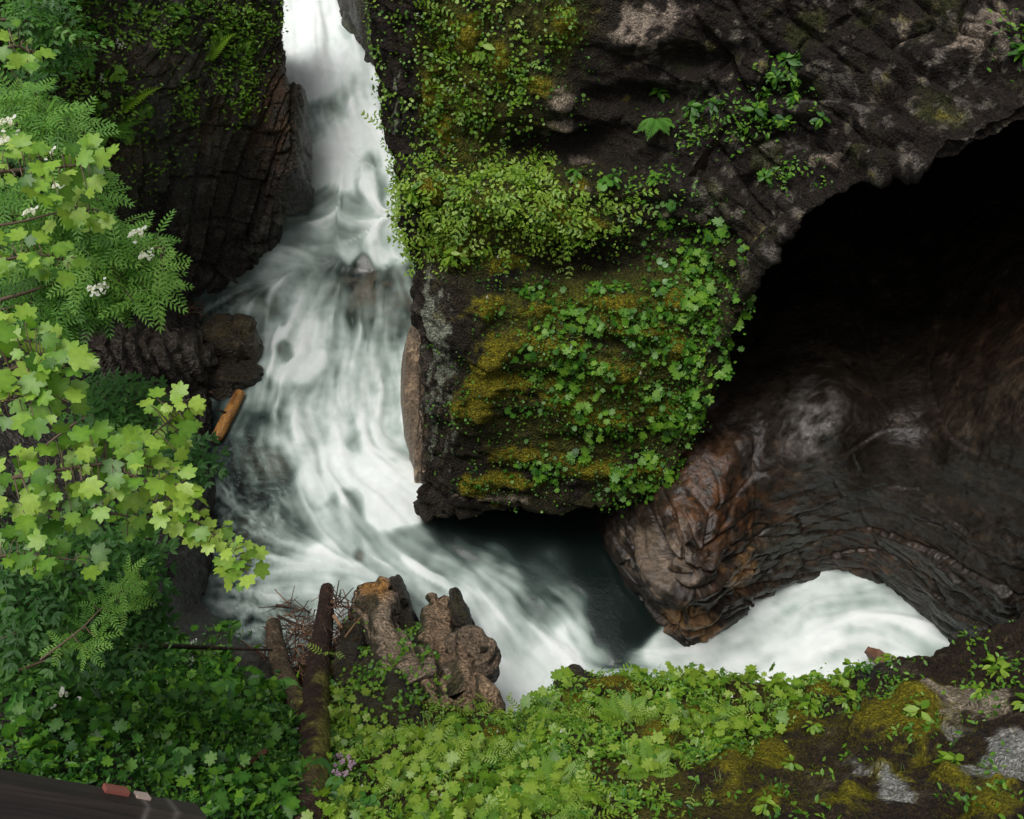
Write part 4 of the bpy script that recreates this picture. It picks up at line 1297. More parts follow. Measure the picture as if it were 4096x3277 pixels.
T_MAPLE = fan(polar_outline([(0, .62), (7, .54), (15, .51), (25, .38), (34, .48), (43, .54), (50, .61), (59, .53), (68, .47), (78, .36), (91, .46), (100, .52), (111, .46), (128, .36), (150, .38), (172, .28), (180, .24)]), .10, .22)
T_LOBED = fan(polar_outline([(0, .60), (10, .52), (20, .50), (27, .36), (36, .50), (50, .58), (64, .48), (74, .35), (86, .46), (100, .52), (116, .42), (128, .30), (145, .38), (165, .34), (178, .14)]), .08, .10)
T_ROUND = fan(polar_outline([(0, .46), (30, .52), (60, .54), (95, .54), (130, .52), (155, .46), (172, .22), (180, .12)]), .10, .10)
T_SMALL = fan(polar_outline([(0, .5), (50, .48), (110, .46), (180, .40)]), .08, .1)
T_LANCE = (np.array([(0, 0, 0), (.13, .25, .03), (.17, .5, .03), (.10, .8, -.03), (0, 1, -.12), (-.10, .8, -.03), (-.17, .5, .03), (-.13, .25, .03), (0, .5, -.02)]),
           np.array([(8, 0, 1), (8, 1, 2), (8, 2, 3), (8, 3, 4), (8, 4, 5), (8, 5, 6), (8, 6, 7), (8, 7, 0)]))
T_OVAL = (np.array([(0, 0, 0), (.2, .3, .04), (.22, .6, .04), (0, 1, -.05), (-.22, .6, .04), (-.2, .3, .04), (0, .5, -.02)]),
          np.array([(6, 0, 1), (6, 1, 2), (6, 2, 3), (6, 3, 4), (6, 4, 5), (6, 5, 0)]))
T_TUFT = (np.array([(-.05, 0, 0), (.05, 0, 0), (.0, .15, 1), (0, -.05, 0), (.05, .05, 0), (-.3, -.1, .8), (0, .05, 0), (.05, -.03, 0), (.3, -.15, .75)]), np.array([(0, 1, 2), (3, 4, 5), (6, 7, 8)]))


def tcat(parts):
    Vs, Fs, k = [], [], 0
    for V, Fc in parts:
        Vs.append(V); Fs.append(Fc + k); k += len(V)
    return np.concatenate(Vs), np.concatenate(Fs)


def rotz(V, a):
    c, s = math.cos(a), math.sin(a)
    return V @ np.array([[c, s, 0], [-s, c, 0], [0, 0, 1]])


def pinnate(n=6, ll=.30, lw=.8, term=True, ang=62, curve=.15, taper=.35):
    parts = []
    rw = .012
    for i in range(n):
        t = .18 + .78 * i / (n - 1)
        k = 1 - taper * abs(t - .45) * 1.6
        for sgn in (1, -1):
            V, Fc = T_LANCE
            V = V * np.array([lw, 1, 1]) * ll * k
            V = rotz(V, -sgn * math.radians(ang - 14 * t))
            V = V + np.array([0, t, -curve * t * t])
            parts.append((V, Fc))
    if term:
        V, Fc = T_LANCE
        parts.append((V * np.array([lw, 1, 1]) * ll * .8 + np.array([0, .96, -curve]), Fc))
    st = np.array([(-rw, 0, 0), (rw, 0, 0), (rw, .5, -curve * .25), (-rw, .5, -curve * .25), (0, 1, -curve)])
    parts.append((st, np.array([(0, 1, 2), (0, 2, 3), (3, 2, 4)])))
    return tcat(parts)


T_ROWAN = pinnate()


def fern_template():
    parts = []
    n = 17
    for i in range(n):
        t = .08 + .9 * i / (n - 1)
        ln = .30 * math.sin(math.pi * min(1, (t * .9 + .12))) ** .8 * (1 - .5 * t) + .02
        for sgn in (1, -1):
            V, Fc = T_LANCE
            V = V * np.array([.9, 1, 1]) * ln
            V = rotz(V, -sgn * math.radians(72 - 20 * t)) + np.array([0, t, .25 * t - .38 * t * t])
            parts.append((V, Fc))
    rw = .01
    ts = np.linspace(0, 1, 8)
    c = np.array([(0, t, .25 * t - .38 * t * t) for t in ts])
    V = np.concatenate([c + [rw, 0, .004], c - [rw, 0, -.004]])
    Fc = []
    for i in range(7):
        Fc += [(i, i + 1, 8 + i + 1), (i, 9 + i, 8 + i)]
    parts.append((V, np.array(Fc)))
    return tcat(parts)


T_FERN = fern_template()


def grass_template():
    ts = np.linspace(0, 1, 5)
    c = np.array([(0, .75 * t ** 1.6, t - .45 * t ** 3) for t in ts])
    w_ = .022 * (1 - ts) ** .6
    V = np.concatenate([c + np.column_stack([w_, 0 * w_, 0 * w_]), c - np.column_stack([w_, 0 * w_, 0 * w_])])
    Fc = []
    for i in range(4):
        Fc += [(i, i + 1, 5 + i + 1), (i, 6 + i, 5 + i)]
    return V, np.array(Fc)


T_GRASS = grass_template()


def place(T, pos, yd, nd, size):
    """place n copies of template: leaf direction yd, normal nd"""
    V, Fc = T
    pos, yd, nd = [np.asarray(a, float) for a in (pos, yd, nd)]
    size = np.broadcast_to(np.asarray(size, float), (len(pos),))
    nd = nd / (np.linalg.norm(nd, axis=1, keepdims=True) + 1e-9)
    yd = yd - nd * (yd * nd).sum(1, keepdims=True)
    yd = yd / (np.linalg.norm(yd, axis=1, keepdims=True) + 1e-9)
    xd = np.cross(yd, nd)
    M = np.stack([xd, yd, nd], 1)              # rows are axes
    out = np.einsum('vk,nkj->nvj', V, M) * size[:, None, None] + pos[:, None, :]
    F2 = Fc[None] + (np.arange(len(pos)) * len(V))[:, None, None]
    return out.reshape(-1, 3), F2.reshape(-1, Fc.shape[1]), len(V)


def rdir(n, rng=RNG):
    a = rng.uniform(0, 2 * math.pi, n)
    return np.column_stack([np.cos(a), np.sin(a), 0 * a])


class Bag:
    def __init__(s):
        s.V, s.F, s.v, s.k = [], [], [], 0

    def add(s, T, pos, yd, nd, size, var):
        if len(pos) == 0: return s
        V, Fc, nv = place(T, pos, yd, nd, size)
        s.V.append(V); s.F.append(Fc + s.k)
        vv_ = np.repeat(np.broadcast_to(np.asarray(var, float), (len(pos),)), nv).reshape(len(pos), nv)
        if T is T_MAPLE or T is T_LOBED or T is T_ROUND:
            vv_ = vv_ + (np.arange(nv) == 0)[None] * .14 - (np.arange(nv) % 2)[None] * .05
        s.v.append(np.clip(vv_, .01, .99).ravel())
        s.k += len(V)
        return s

    def tube(s, pts, r0, r1, var=.5, ns=5):
        pts = np.asarray(pts, float)
        m = max(len(pts), 2)
        C = crom(pts, max(3, m * 3)) if len(pts) > 2 else pts
        T, A, B = frame_along(C)
        r = np.linspace(r0, r1, len(C))
        th = np.linspace(0, 2 * math.pi, ns, endpoint=False)
        R = C[:, None] + (A[:, None] * np.cos(th)[None, :, None] + B[:, None] * np.sin(th)[None, :, None]) * r[:, None, None]
        f = grid_faces(len(C), ns, wrap=True)
        tri = np.concatenate([f[:, [0, 1, 2]], f[:, [0, 2, 3]]])
        s.V.append(R.reshape(-1, 3)); s.F.append(tri + s.k)
        s.v.append(np.full(R.shape[0] * ns, var)); s.k += R.shape[0] * ns
        return s

    def mesh(s, name, mat, smooth=True):
        return mesh_np(name, np.concatenate(s.V), np.concatenate(s.F), mat, attrs={'var': np.concatenate(s.v)}, smooth=smooth)

    def obj(s, name, mat, parent=None):
        return link(name, s.mesh(name, mat), parent)


def sample(pname, dens, n, rng=RNG, mind=None):
    """n random points on a patch, density given in picture coordinates"""
    V, Nn, u, v = PATCH[pname]
    d = np.clip(dens(u, v, V, Nn), 0, None)[:-1, :-1]
    e1 = V[1:, :-1] - V[:-1, :-1]
    e2 = V[:-1, 1:] - V[:-1, :-1]
    area = np.linalg.norm(np.cross(e1, e2), axis=-1)
    w_ = (d * area).ravel()
    w_[~np.isfinite(w_)] = 0
    idx = rng.choice(len(w_), size=n, p=w_ / w_.sum())
    r, c = np.unravel_index(idx, area.shape)
    a, b = rng.random(n)[:, None], rng.random(n)[:, None]
    P_ = V[r, c] + e1[r, c] * a + e2[r, c] * b
    if mind:
        keep = []
        cell = {}
        for i, p in enumerate(P_):
            k = tuple((p // mind).astype(int))
            ok = True
            for dx in (-1, 0, 1):
                for dy in (-1, 0, 1):
                    for dz in (-1, 0, 1):
                        for j in cell.get((k[0] + dx, k[1] + dy, k[2] + dz), ()):
                            if np.sum((P_[j] - p) ** 2) < mind * mind:
                                ok = False; break
                        if not ok: break
                    if not ok: break
                if not ok: break
            if ok:
                keep.append(i); cell.setdefault(k, []).append(i)
        P_, r, c = P_[keep], r[keep], c[keep]
    return P_, Nn[r, c]


UPV = np.array([0, -.15, 1.0])


def blobs(lst):
    return lambda u, v, V, n: np.clip(gsum(u, v, lst), 0, 1)


def ground(name, pname, mat, T, dens, n, size, seed, label, cat, lift=.02, k_up=.7, rnd=.45, clump=None, vmid=.5, vrange=.35, as_stuff=True, cr=.05, stand=False):
    rng = np.random.default_rng(seed)
    if clump:
        P0, N0 = sample(pname, dens, n // clump, rng)
        P_ = np.repeat(P0, clump, 0); Nn = np.repeat(N0, clump, 0)
        off = rng.normal(size=P_.shape) * cr
        off -= Nn * (off * Nn).sum(1, keepdims=True)
        P_ = P_ + off
        vv = np.clip(vmid + vrange * np.repeat(rng.normal(size=len(P0)) * .6, clump) + vrange * .5 * rng.normal(size=len(P_)), 0.02, .98)
        Nn = Nn + off * 4
    else:
        P_, Nn = sample(pname, dens, n, rng)
        vv = np.clip(vmid + vrange * rng.normal(size=len(P_)) * .7, .02, .98)
    nd = Nn * (1 - k_up) + UPV * k_up + rng.normal(size=P_.shape) * rnd
    if stand:
        nd = Nn * .8 + UPV * .5 + rng.normal(size=P_.shape) * rnd
    sz = size * rng.uniform(.6, 1.35, len(P_))
    b = Bag().add(T, P_ + Nn * lift * rng.uniform(.3, 1.6, (len(P_), 1)), rdir(len(P_), rng), nd, sz, vv)
    o = b.obj(name, mat)
    tag(o, label, cat, kind='stuff')
    return o


# ---------------------------------------------------------------- density maps (picture coordinates)
d_wall_moss = blobs([(450, 60, 70, 110, .9), (560, 30, 30, 50, .6), (510, 200, 95, 34, 1.0), (600, 400, 110, 90, .75), (650, 300, 60, 50, .6), (480, 255, 55, 18, .8), (700, 260, 30, 30, .5)] + [(a, b, rx, ry, 1.2) for a, b, rx, ry in MOSSD])
HOLE = [(455, 330, 24, 60, 1.2), (600, 255, 60, 14, 1.1), (560, 150, 60, 14, 1.2), (455, 440, 22, 30, .8), (520, 148, 70, 10, .8), (600, 100, 90, 40, .5)]


def d_block(u, v, V, n):
    g = gsum(u, v, [(610, 380, 75, 75, 1.3), (560, 320, 60, 30, .9), (650, 420, 50, 60, 1), (700, 300, 28, 60, 1.0), (640, 300, 70, 40, .6), (520, 280, 40, 20, .5), (580, 470, 80, 18, .9), (670, 240, 60, 22, .8)])
    return np.clip(g - gsum(u, v, HOLE + [(600, 275, 60, 10, .7), (495, 430, 25, 50, .8)]), 0, 1) * (.25 + .75 * sst(-.15, .25, fbm(V + 61, 1.6, 3)))


def d_shelf(u, v, V, n):
    return np.clip(gsum(u, v, [(500, 190, 60, 22, 1.2), (440, 215, 30, 26, 1.1), (540, 225, 45, 20, .8), (450, 240, 30, 20, .7), (560, 200, 20, 16, .8), (600, 215, 30, 20, .5)]), 0, 1)


def d_upper(u, v, V, n):
    g = gsum(u, v, [(450, 40, 60, 50, .9), (430, 110, 25, 60, .8), (480, 110, 30, 40, .8), (540, 25, 40, 35, .7), (510, 70, 25, 40, .6), (410, 190, 10, 30, .6)])
    return np.clip(g, 0, 1) * (.15 + .85 * sst(-.1, .25, fbm(V * np.array([3, 3, 1.0]) + 31, 1.8, 3)))


def d_near(u, v, V, n):
    g = gsum(u, v, [(560, 770, 130, 60, 1.2), (700, 720, 90, 30, .9), (460, 790, 60, 50, .9), (620, 730, 80, 40, 1), (480, 735, 50, 16, .8), (760, 700, 70, 20, .6), (340, 780, 30, 60, .9), (400, 770, 40, 40, .6), (345, 720, 14, 30, .7), (420, 700, 25, 16, .5)])
    return np.clip(g - gsum(u, v, [(850, 780, 90, 50, 1.2), (970, 740, 80, 60, 1.0)]), 0, 1) * (.35 + .65 * sst(-.3, .15, fbm(V + 15, 2.0, 3)))


def d_right_bank(u, v, V, n):
    g = gsum(u, v, [(850, 680, 30, 12, 1), (880, 672, 30, 10, 1), (1005, 670, 30, 40, 1), (820, 700, 40, 16, .6), (900, 700, 30, 20, .5), (960, 775, 20, 20, .6), (1000, 800, 40, 20, .8), (930, 730, 30, 20, .4), (830, 750, 60, 30, .25), (780, 800, 60, 20, .4)])
    return np.clip(g, 0, 1)


def d_left_top(u, v, V, n):
    g = gsum(u, v, [(225, 20, 40, 22, 1), (240, 60, 30, 30, .8), (60, 25, 50, 30, 1.0), (110, 40, 20, 30, .7), (150, 30, 20, 20, .6), (118, 95, 16, 14, .9), (70, 125, 50, 18, 1.0), (180, 100, 8, 20, .8), (30, 90, 50, 30, .7), (150, 10, 40, 12, .6), (240, 100, 14, 18, .5), (155, 160, 20, 12, .3), (80, 55, 20, 20, .5), (50, 170, 50, 30, .6)])
    return np.clip(g - gsum(u, v, [(280, 100, 14, 60, 1), (150, 60, 26, 14, .8)]), 0, 1)


def d_left_low(u, v, V, n):
    g = gsum(u, v, [(50, 700, 100, 60, .9), (180, 740, 70, 45, 1.3), (230, 770, 60, 50, 1.2), (120, 680, 70, 30, .9), (60, 780, 60, 40, .5), (205, 660, 30, 20, .5), (40, 620, 50, 50, .8), (280, 800, 30, 30, .8), (190, 690, 30, 14, .8), (60, 560, 60, 40, .8)])
    return np.clip(g - gsum(u, v, [(250, 665, 30, 16, 1), (190, 590, 20, 60, 1.0), (75, 760, 40, 10, .6)]), 0, 1)


# moss (stuff)
ground('moss', 'rock_wall', ML_MOSS, T_TUFT, (lambda u, v, V, n: d_wall_moss(u, v, V, n) * sst(-.35, .25, fbm(V, 3, 3))), 80000, .022, 41, 'yellow green moss cushions covering the hanging rock face', 'moss', lift=0, stand=True, rnd=.35, vmid=.45)
_db = blobs([(600, 740, 220, 60, .6), (800, 720, 140, 60, .7)] + [(a, b, rx * 1.15, ry * 1.15, 1.3) for a, b, rx, ry in MOSSC])
ground('moss', 'near_bank', ML_MOSS, T_TUFT, (lambda u, v, V, n: _db(u, v, V, n) * sst(-.35, .25, fbm(V, 4, 3))), 80000, .016, 42, 'yellow and brown moss carpeting the near bank', 'moss', lift=0, stand=True, rnd=.35, vmid=.5)
ground('moss', 'cliff', ML_MOSS, T_TUFT, blobs([(30, 60, 80, 60, .8), (210, 110, 20, 15, .5), (240, 20, 40, 30, .6), (100, 140, 50, 40, .5)]), 22000, .03, 43, 'dark moss on the ledges of the left cliff', 'moss', lift=0, stand=True, vmid=.2, vrange=.2)
# ground cover (stuff)
ground('ground_cover', 'rock_wall', ML_HERB, T_OVAL, blobs([(760, 105, 26, 16, 1.3), (785, 75, 16, 14, 1.2), (742, 120, 16, 12, 1), (680, 120, 40, 14, .5), (720, 135, 20, 10, .8), (690, 140, 10, 20, .5), (800, 175, 20, 14, .6), (650, 185, 40, 12, .5), (1000, 30, 20, 30, .4)]), 3000, .045, 66, 'dark green leaf mats on the shaded rock above the cave', 'ground cover', clump=8, vmid=.6, cr=.06, lift=.05)
ground('ground_cover', 'rock_wall', ML_HERB, T_SMALL, (lambda u, v, V, n: d_block(u, v, V, n) + .35 * d_wall_moss(u, v, V, n)), 32000, .026, 51, 'tiny round leaves spread between larger plants on the hanging face', 'ground cover', clump=5, vmid=.45, cr=.06)
ground('ground_cover', 'rock_wall', ML_LIME, T_SMALL, d_shelf, 14000, .034, 52, 'pale lime leaves massed on the mossy shelf of the cliff', 'ground cover', clump=6, vmid=.75, lift=.07)
ground('ground_cover', 'rock_wall', ML_LIME, T_SMALL, d_upper, 15000, .036, 53, 'small lime leaves hanging in strips down the upper cliff', 'ground cover', clump=6, vmid=.5, cr=.05, lift=.04)
def msk(d, seed, lo, hi, f=1.3):
    return lambda u, v, V, n: d(u, v, V, n) * sst(lo, hi, fbm(V + seed, f, 3))


T_SPR0 = pinnate(3, .42, 1.25, True, 58, .1, .1)
T_SPR1 = pinnate(5, .34, .9, True, 66, .2, .3)
ground('ground_cover', 'near_bank', ML_LIME, T_OVAL, msk(d_near, 1, -.2, .1), 12000, .034, 54, 'low bright green leaves carpeting the near bank', 'ground cover', clump=7, vmid=.6, cr=.045, lift=.04, vrange=.5)
ground('ground_cover', 'near_bank', ML_LIME, T_LOBED, msk(d_near, 12, -.15, .15), 2600, .082, 60, 'lobed bright green leaves mixed into the carpet of the near bank', 'ground cover', clump=5, vmid=.75, cr=.06, lift=.09, vrange=.45)
ground('ground_cover', 'near_bank', ML_HERB, T_SMALL, msk(d_near, 23, -.05, .15), 9000, .022, 61, 'tiny round green leaves mixed into the carpet of the near bank', 'ground cover', clump=12, vmid=.75, cr=.045, lift=.06, vrange=.4)
ground('ground_cover', 'near_bank', ML_LIME, T_SPR1, msk(d_near, 34, .05, .25), 900, .11, 67, 'feathery fern-like sprigs in patches on the near bank', 'ground cover', clump=5, vmid=.65, cr=.05, lift=.10, vrange=.4)
ground('ground_cover', 'near_bank', ML_HERB, T_LANCE, msk(d_near, 45, .0, .2), 6000, .055, 68, 'narrow pointed leaves in patches on the near bank', 'ground cover', clump=8, vmid=.8, cr=.035, lift=.06, vrange=.4, k_up=.5)
_dg = (lambda u, v, V, n: d_near(u, v, V, n) + .35 * d_right_bank(u, v, V, n))
ground('grass', 'near_bank', ML_GRASS, T_GRASS, msk(_dg, 56, -.1, .2), 2600, .085, 69, 'thin grass blades between the leaves of the near bank', 'grass', clump=6, vmid=.7, cr=.025, lift=.0, stand=True, rnd=.2)
ground('grass', 'rock_wall', ML_GRASS, T_GRASS, (lambda u, v, V, n: d_shelf(u, v, V, n) + .6 * d_upper(u, v, V, n) + .25 * d_block(u, v, V, n)), 2600, .10, 71, 'thin grass blades hanging from the moss of the cliff', 'grass', clump=8, vmid=.65, cr=.02, lift=.0, stand=True, rnd=.25)
ground('ground_cover', 'bank', ML_HERB, T_LOBED, msk(d_left_low, 3, -.1, .2), 2200, .085, 62, 'lobed dark green leaves mixed into the cover of the lower left slope', 'ground cover', clump=5, vmid=.4, cr=.09, lift=.12, vrange=.45)
ground('ground_cover', 'bank', ML_HERB, T_LANCE, msk(d_left_low, 7, -.1, .2), 6000, .08, 72, 'narrow dark leaves mixed into the cover of the lower left slope', 'ground cover', clump=8, vmid=.4, cr=.05, lift=.10, vrange=.5, k_up=.5)
ground('ground_cover', 'rock_wall', ML_HERB, T_LOBED, d_block, 2600, .06, 63, 'lobed green leaves mixed into the cover of the hanging face', 'ground cover', clump=5, vmid=.6, cr=.06, lift=.05)
ground('ground_cover', 'rock_wall', ML_LIME, T_SPR0, d_shelf, 2600, .11, 64, 'feathery lime sprigs massed on the mossy shelf of the cliff', 'ground cover', clump=5, vmid=.8, cr=.06, lift=.10)
ground('ground_cover', 'rock_wall', ML_LIME, T_SPR0, d_upper, 900, .10, 65, 'feathery lime sprigs on the upper cliff', 'ground cover', clump=5, vmid=.4, cr=.05, lift=.06)
for _k, _n in (('fin_a', 200), ('fin_b', 90), ('ridge', 500), ('wedge', 600)):
    ground('ground_cover', _k, ML_HERB, T_SMALL, (lambda u, v, V, n: np.clip(n[..., 2], 0, 1) ** 2 * sst(-.1, .3, fbm(V, 2.5, 3)) * sst(600, 650, v)), _n, .038, 70, 'small leaves growing on top of the rocks at the ' + {'fin_a': 'orange tipped fin', 'fin_b': 'blunt fin', 'ridge': 'dark ridge beside the log', 'wedge': 'gap between the fins'}[_k], 'ground cover', clump=6, vmid=.7, cr=.04, lift=.03)
ground('ground_cover', 'near_bank', ML_HERB, T_OVAL, d_right_bank, 2600, .04, 55, 'sparse small leaves between the mossy stones at the lower right', 'ground cover', clump=6, vmid=.7, cr=.05)
ground('ground_cover', 'cliff', ML_HERB, T_OVAL, d_left_top, 6500, .055, 56, 'small green leaves on top of the left cliff', 'ground cover', clump=7, vmid=.95, cr=.09, lift=.05)
ground('ground_cover', 'bank', ML_HERB, T_OVAL, d_left_low, 20000, .042, 57, 'dense dark green leaves covering the shaded slope at the lower left', 'ground cover', clump=8, vmid=.35, cr=.07, lift=.08)
ground('ground_cover', 'cave_wall', ML_HERB, T_SMALL, blobs([(1000, 660, 30, 30, 1), (950, 655, 10, 6, .5)]), 200, .04, 58, 'few green leaves at the right foot of the cave wall', 'ground cover', clump=5)


# ---------------------------------------------------------------- plants as individual things
def herb_mesh(name, T, mat, nleaf, rad, lsize, seed, height=.08, vm=.5, stem=True, tilt=.35):
    rng = np.random.default_rng(seed)
    b = Bag()
    a = rng.uniform(0, 2 * math.pi, nleaf)
    r = rad * np.sqrt(rng.uniform(.02, 1, nleaf))
    dirs = np.column_stack([np.cos(a), np.sin(a), 0 * a])
    h = height * (1.1 - .5 * (r / rad) ** 2) * rng.uniform(.7, 1.2, nleaf)
    pos = dirs * r[:, None] + np.column_stack([0 * h, 0 * h, h])
    nd = np.array([0, 0, 1.0]) + dirs * (r / rad)[:, None] * tilt + rng.normal(size=(nleaf, 3)) * .18
    sz = lsize * rng.uniform(.65, 1.2, nleaf)
    b.add(T, pos - dirs * sz[:, None] * .3, dirs, nd, sz, np.clip(vm + .25 * rng.normal(size=nleaf), .02, .98))
    if stem:
        for i in range(nleaf):
            b.tube([np.array([0, 0, -.02]), pos[i] * np.array([.5, .5, .7]), pos[i] - dirs[i] * sz[i] * .3], .0022, .0016, .3, ns=3)
    return b.mesh(name, mat)


def put(name, me_list, P_, Nn, label, cat, group, rng, scale=(.8, 1.25), k_up=.55, labels=None):
    for i in range(len(P_)):
        me = me_list[int(rng.integers(len(me_list)))]
        o = link(name, me)
        n = Vector(Nn[i] * (1 - k_up) + UPV * k_up).normalized()
        qt = n.to_track_quat('Z', 'Y')
        o.rotation_mode = 'QUATERNION'
        o.rotation_quaternion = qt @ Euler((0, 0, rng.uniform(0, 6.28))).to_quaternion()
        s = rng.uniform(*scale)
        o.scale = (s, s, s)
        o.location = P_[i] + Nn[i] * .01
        tag(o, labels[i] if labels else label, cat, group)


GER = [herb_mesh('herb_plant', T_LOBED, ML_HERB, 9 + k, .085, .085, 100 + k, .07, .72) for k in range(5)]
GERL = [herb_mesh('herb_plant', T_LOBED, ML_LIME, 9 + k, .09, .09, 110 + k, .08, .55) for k in range(5)]
HEA = [herb_mesh('round_leaf_plant', T_ROUND, ML_HEART, 5 + k, .09, .085, 120 + k, .06, .6) for k in range(4)]
LAN = [herb_mesh('broadleaf_plant', T_OVAL, ML_HERB, 14 + k, .08, .11, 130 + k, .10, .45, tilt=.6) for k in range(4)]
LANL = [herb_mesh('broadleaf_plant', T_OVAL, ML_LIME, 14 + k, .08, .10, 135 + k, .09, .6, tilt=.6) for k in range(4)]
BUT = [herb_mesh('big_round_leaf_plant', T_ROUND, ML_HEART, 4 + k, .11, .17, 140 + k, .13, .5, tilt=.25) for k in range(4)]
GRS = []
for k in range(4):
    rg = np.random.default_rng(150 + k)
    n = 34
    GRS.append(Bag().add(T_GRASS, rg.normal(size=(n, 3)) * np.array([.015, .015, 0]), rdir(n, rg), np.array([0, 0, 1.0]) + rg.normal(size=(n, 3)) * .28, rg.uniform(.12, .26, n), np.clip(.45 + .25 * rg.normal(size=n), 0, 1)).mesh('grass_tuft', ML_GRASS))

rg = np.random.default_rng(77)
P_, Nn = sample('rock_wall', d_block, 900, rg, mind=.13)
P_, Nn = P_[:160], Nn[:160]
put('herb_plant', GER, P_, Nn, 'small lobed-leaf green plant growing on the mossy overhanging block', 'plant', 'lobed-leaf plants on the hanging mossy block', rg, (.8, 1.3))
P_, Nn = sample('rock_wall', lambda u, v, V, n: d_shelf(u, v, V, n) + .5 * d_upper(u, v, V, n), 300, rg, mind=.2)
put('broadleaf_plant', LANL, P_[:70], Nn[:70], 'small bright plant on the shelf and upper face of the mossy cliff', 'plant', 'bright plants on the upper mossy cliff', rg, (.8, 1.3))
P_, Nn = sample('rock_wall', blobs([(700, 260, 40, 40, 1), (620, 215, 60, 30, .7), (690, 300, 30, 40, 1), (590, 300, 60, 20, .4), (545, 370, 60, 80, .25), (430, 140, 20, 60, .3), (620, 90, 10, 10, .5)]), 200, rg, mind=.17)
put('round_leaf_plant', HEA, P_[:45], Nn[:45], 'glossy round-leaf plant clinging to the face of the mossy cliff', 'plant', 'round-leaf plants on the mossy cliff', rg, (.7, 1.1))
P_, Nn = sample('rock_wall', blobs([(760, 110, 40, 22, 1.4), (790, 75, 18, 14, 1.2), (700, 120, 40, 24, .8), (660, 130, 30, 10, .5), (640, 10, 20, 10, 1), (720, 5, 14, 6, .8), (900, 50, 10, 8, .7), (770, 135, 20, 8, .8), (1010, 40, 16, 20, .6), (640, 180, 60, 14, .7), (790, 175, 20, 10, .5)]), 300, rg, mind=.14)
put('broadleaf_plant', LAN, P_[:60], Nn[:60], 'dark green plant rooted in the shaded rock above the cave mouth', 'plant', 'dark plants on the shaded rock above the cave', rg, (.7, 1.15))
P_, Nn = sample('near_bank', d_near, 1500, rg, mind=.105)
na = min(len(P_), 260)
k0 = 75
put('herb_plant', GERL, P_[:k0], Nn[:k0], 'bright lobed-leaf plant in the carpet of plants on the near bank', 'plant', 'lobed-leaf plants on the near bank', rg, (.7, 1.25))
put('broadleaf_plant', LANL, P_[k0:150], Nn[k0:150], 'bright narrow-leaf plant in the carpet of plants on the near bank', 'plant', 'narrow-leaf plants on the near bank', rg, (.7, 1.1))
put('round_leaf_plant', HEA, P_[150:185], Nn[150:185], 'round-leaf plant in the carpet of plants on the near bank', 'plant', 'round-leaf plants on the near bank', rg, (.6, 1.0))
P_, Nn = sample('near_bank', d_right_bank, 200, rg, mind=.14)
put('broadleaf_plant', LANL, P_[:34], Nn[:34], 'small leafy plant between mossy stones at the lower right', 'plant', 'leafy plants among the stones at the lower right', rg, (.6, 1.0))
P_, Nn = sample('bank', d_left_low, 900, rg, mind=.17)
na = min(len(P_), 240)
k0 = 35
put('herb_plant', GER, P_[:k0], Nn[:k0], 'lobed-leaf plant on the shaded lower left slope', 'plant', 'lobed-leaf plants on the lower left slope', rg, (.7, 1.1))
put('broadleaf_plant', LAN, P_[k0:k0 + 60], Nn[k0:k0 + 60], 'dark green leafy plant on the shaded lower left slope', 'plant', 'leafy plants on the lower left slope', rg, (.7, 1.2))
put('big_round_leaf_plant', BUT, P_[95:135], Nn[95:135], 'broad round-leaf plant on the shaded lower left slope', 'plant', 'broad-leaf plants on the lower left slope', rg, (.7, 1.1))
P_, Nn = sample('cliff', d_left_top, 300, rg, mind=.24)
put('herb_plant', GER, P_[:26], Nn[:26], 'small green plant growing on top of the dark left cliff', 'plant', 'green plants on the left cliff', rg, (.8, 1.3))
P_, Nn = sample('near_bank', lambda u, v, V, n: d_near(u, v, V, n) + .3 * d_right_bank(u, v, V, n), 200, rg, mind=.25)
put('grass_tuft', GRS, P_[:26], Nn[:26], 'tuft of thin grass on the near bank', 'grass', 'grass tufts on the near bank', rg, (.5, .9), k_up=.8)
P_, Nn = sample('rock_wall', lambda u, v, V, n: d_shelf(u, v, V, n) + d_upper(u, v, V, n) + .4 * d_block(u, v, V, n), 200, rg, mind=.3)
put('grass_tuft', GRS, P_[:34], Nn[:34], 'tuft of thin grass hanging on the mossy cliff', 'grass', 'grass tufts on the mossy cliff', rg, (.6, 1.1), k_up=.6)


def hit(pname, uu, vv):
    V, Nn, u, v = PATCH[pname]
    d = (u - uu) ** 2 + (v - vv) ** 2
    d = np.where(np.isfinite(d), d, 1e9)
    # nearest to the camera among close candidates
    m = d < max(d.min() * 2, 9)
    dist = np.linalg.norm(V - np.array([0, 0, CAMH]), axis=-1)
    dist = np.where(m, dist, 1e9)
    i = np.unravel_index(np.argmin(dist), d.shape)
    return V[i], Nn[i]


def one(name, me, pname, uu, vv, s, label, cat, k_up=.6, rz=None, children=()):
    p, n = hit(pname, uu, vv)
    o = link(name, me)
    nn = Vector(n * (1 - k_up) + UPV * k_up).normalized()
    o.rotation_mode = 'QUATERNION'
    o.rotation_quaternion = nn.to_track_quat('Z', 'Y') @ Euler((0, 0, rz if rz is not None else random.uniform(0, 6))).to_quaternion()
    o.scale = (s, s, s)
    o.location = p + n * .02
    tag(o, label, cat)
    return o


# ferns: a crown with each frond a part
FROND = Bag().add(T_FERN, np.zeros((1, 3)), np.array([[0, 1.0, 0]]), np.array([[0, 0, 1.0]]), 1.0, .5).mesh('frond', ML_ROWAN)
FRONDL = Bag().add(T_FERN, np.zeros((1, 3)), np.array([[0, 1.0, 0]]), np.array([[0, 0, 1.0]]), 1.0, .5).mesh('frond', ML_LIME)


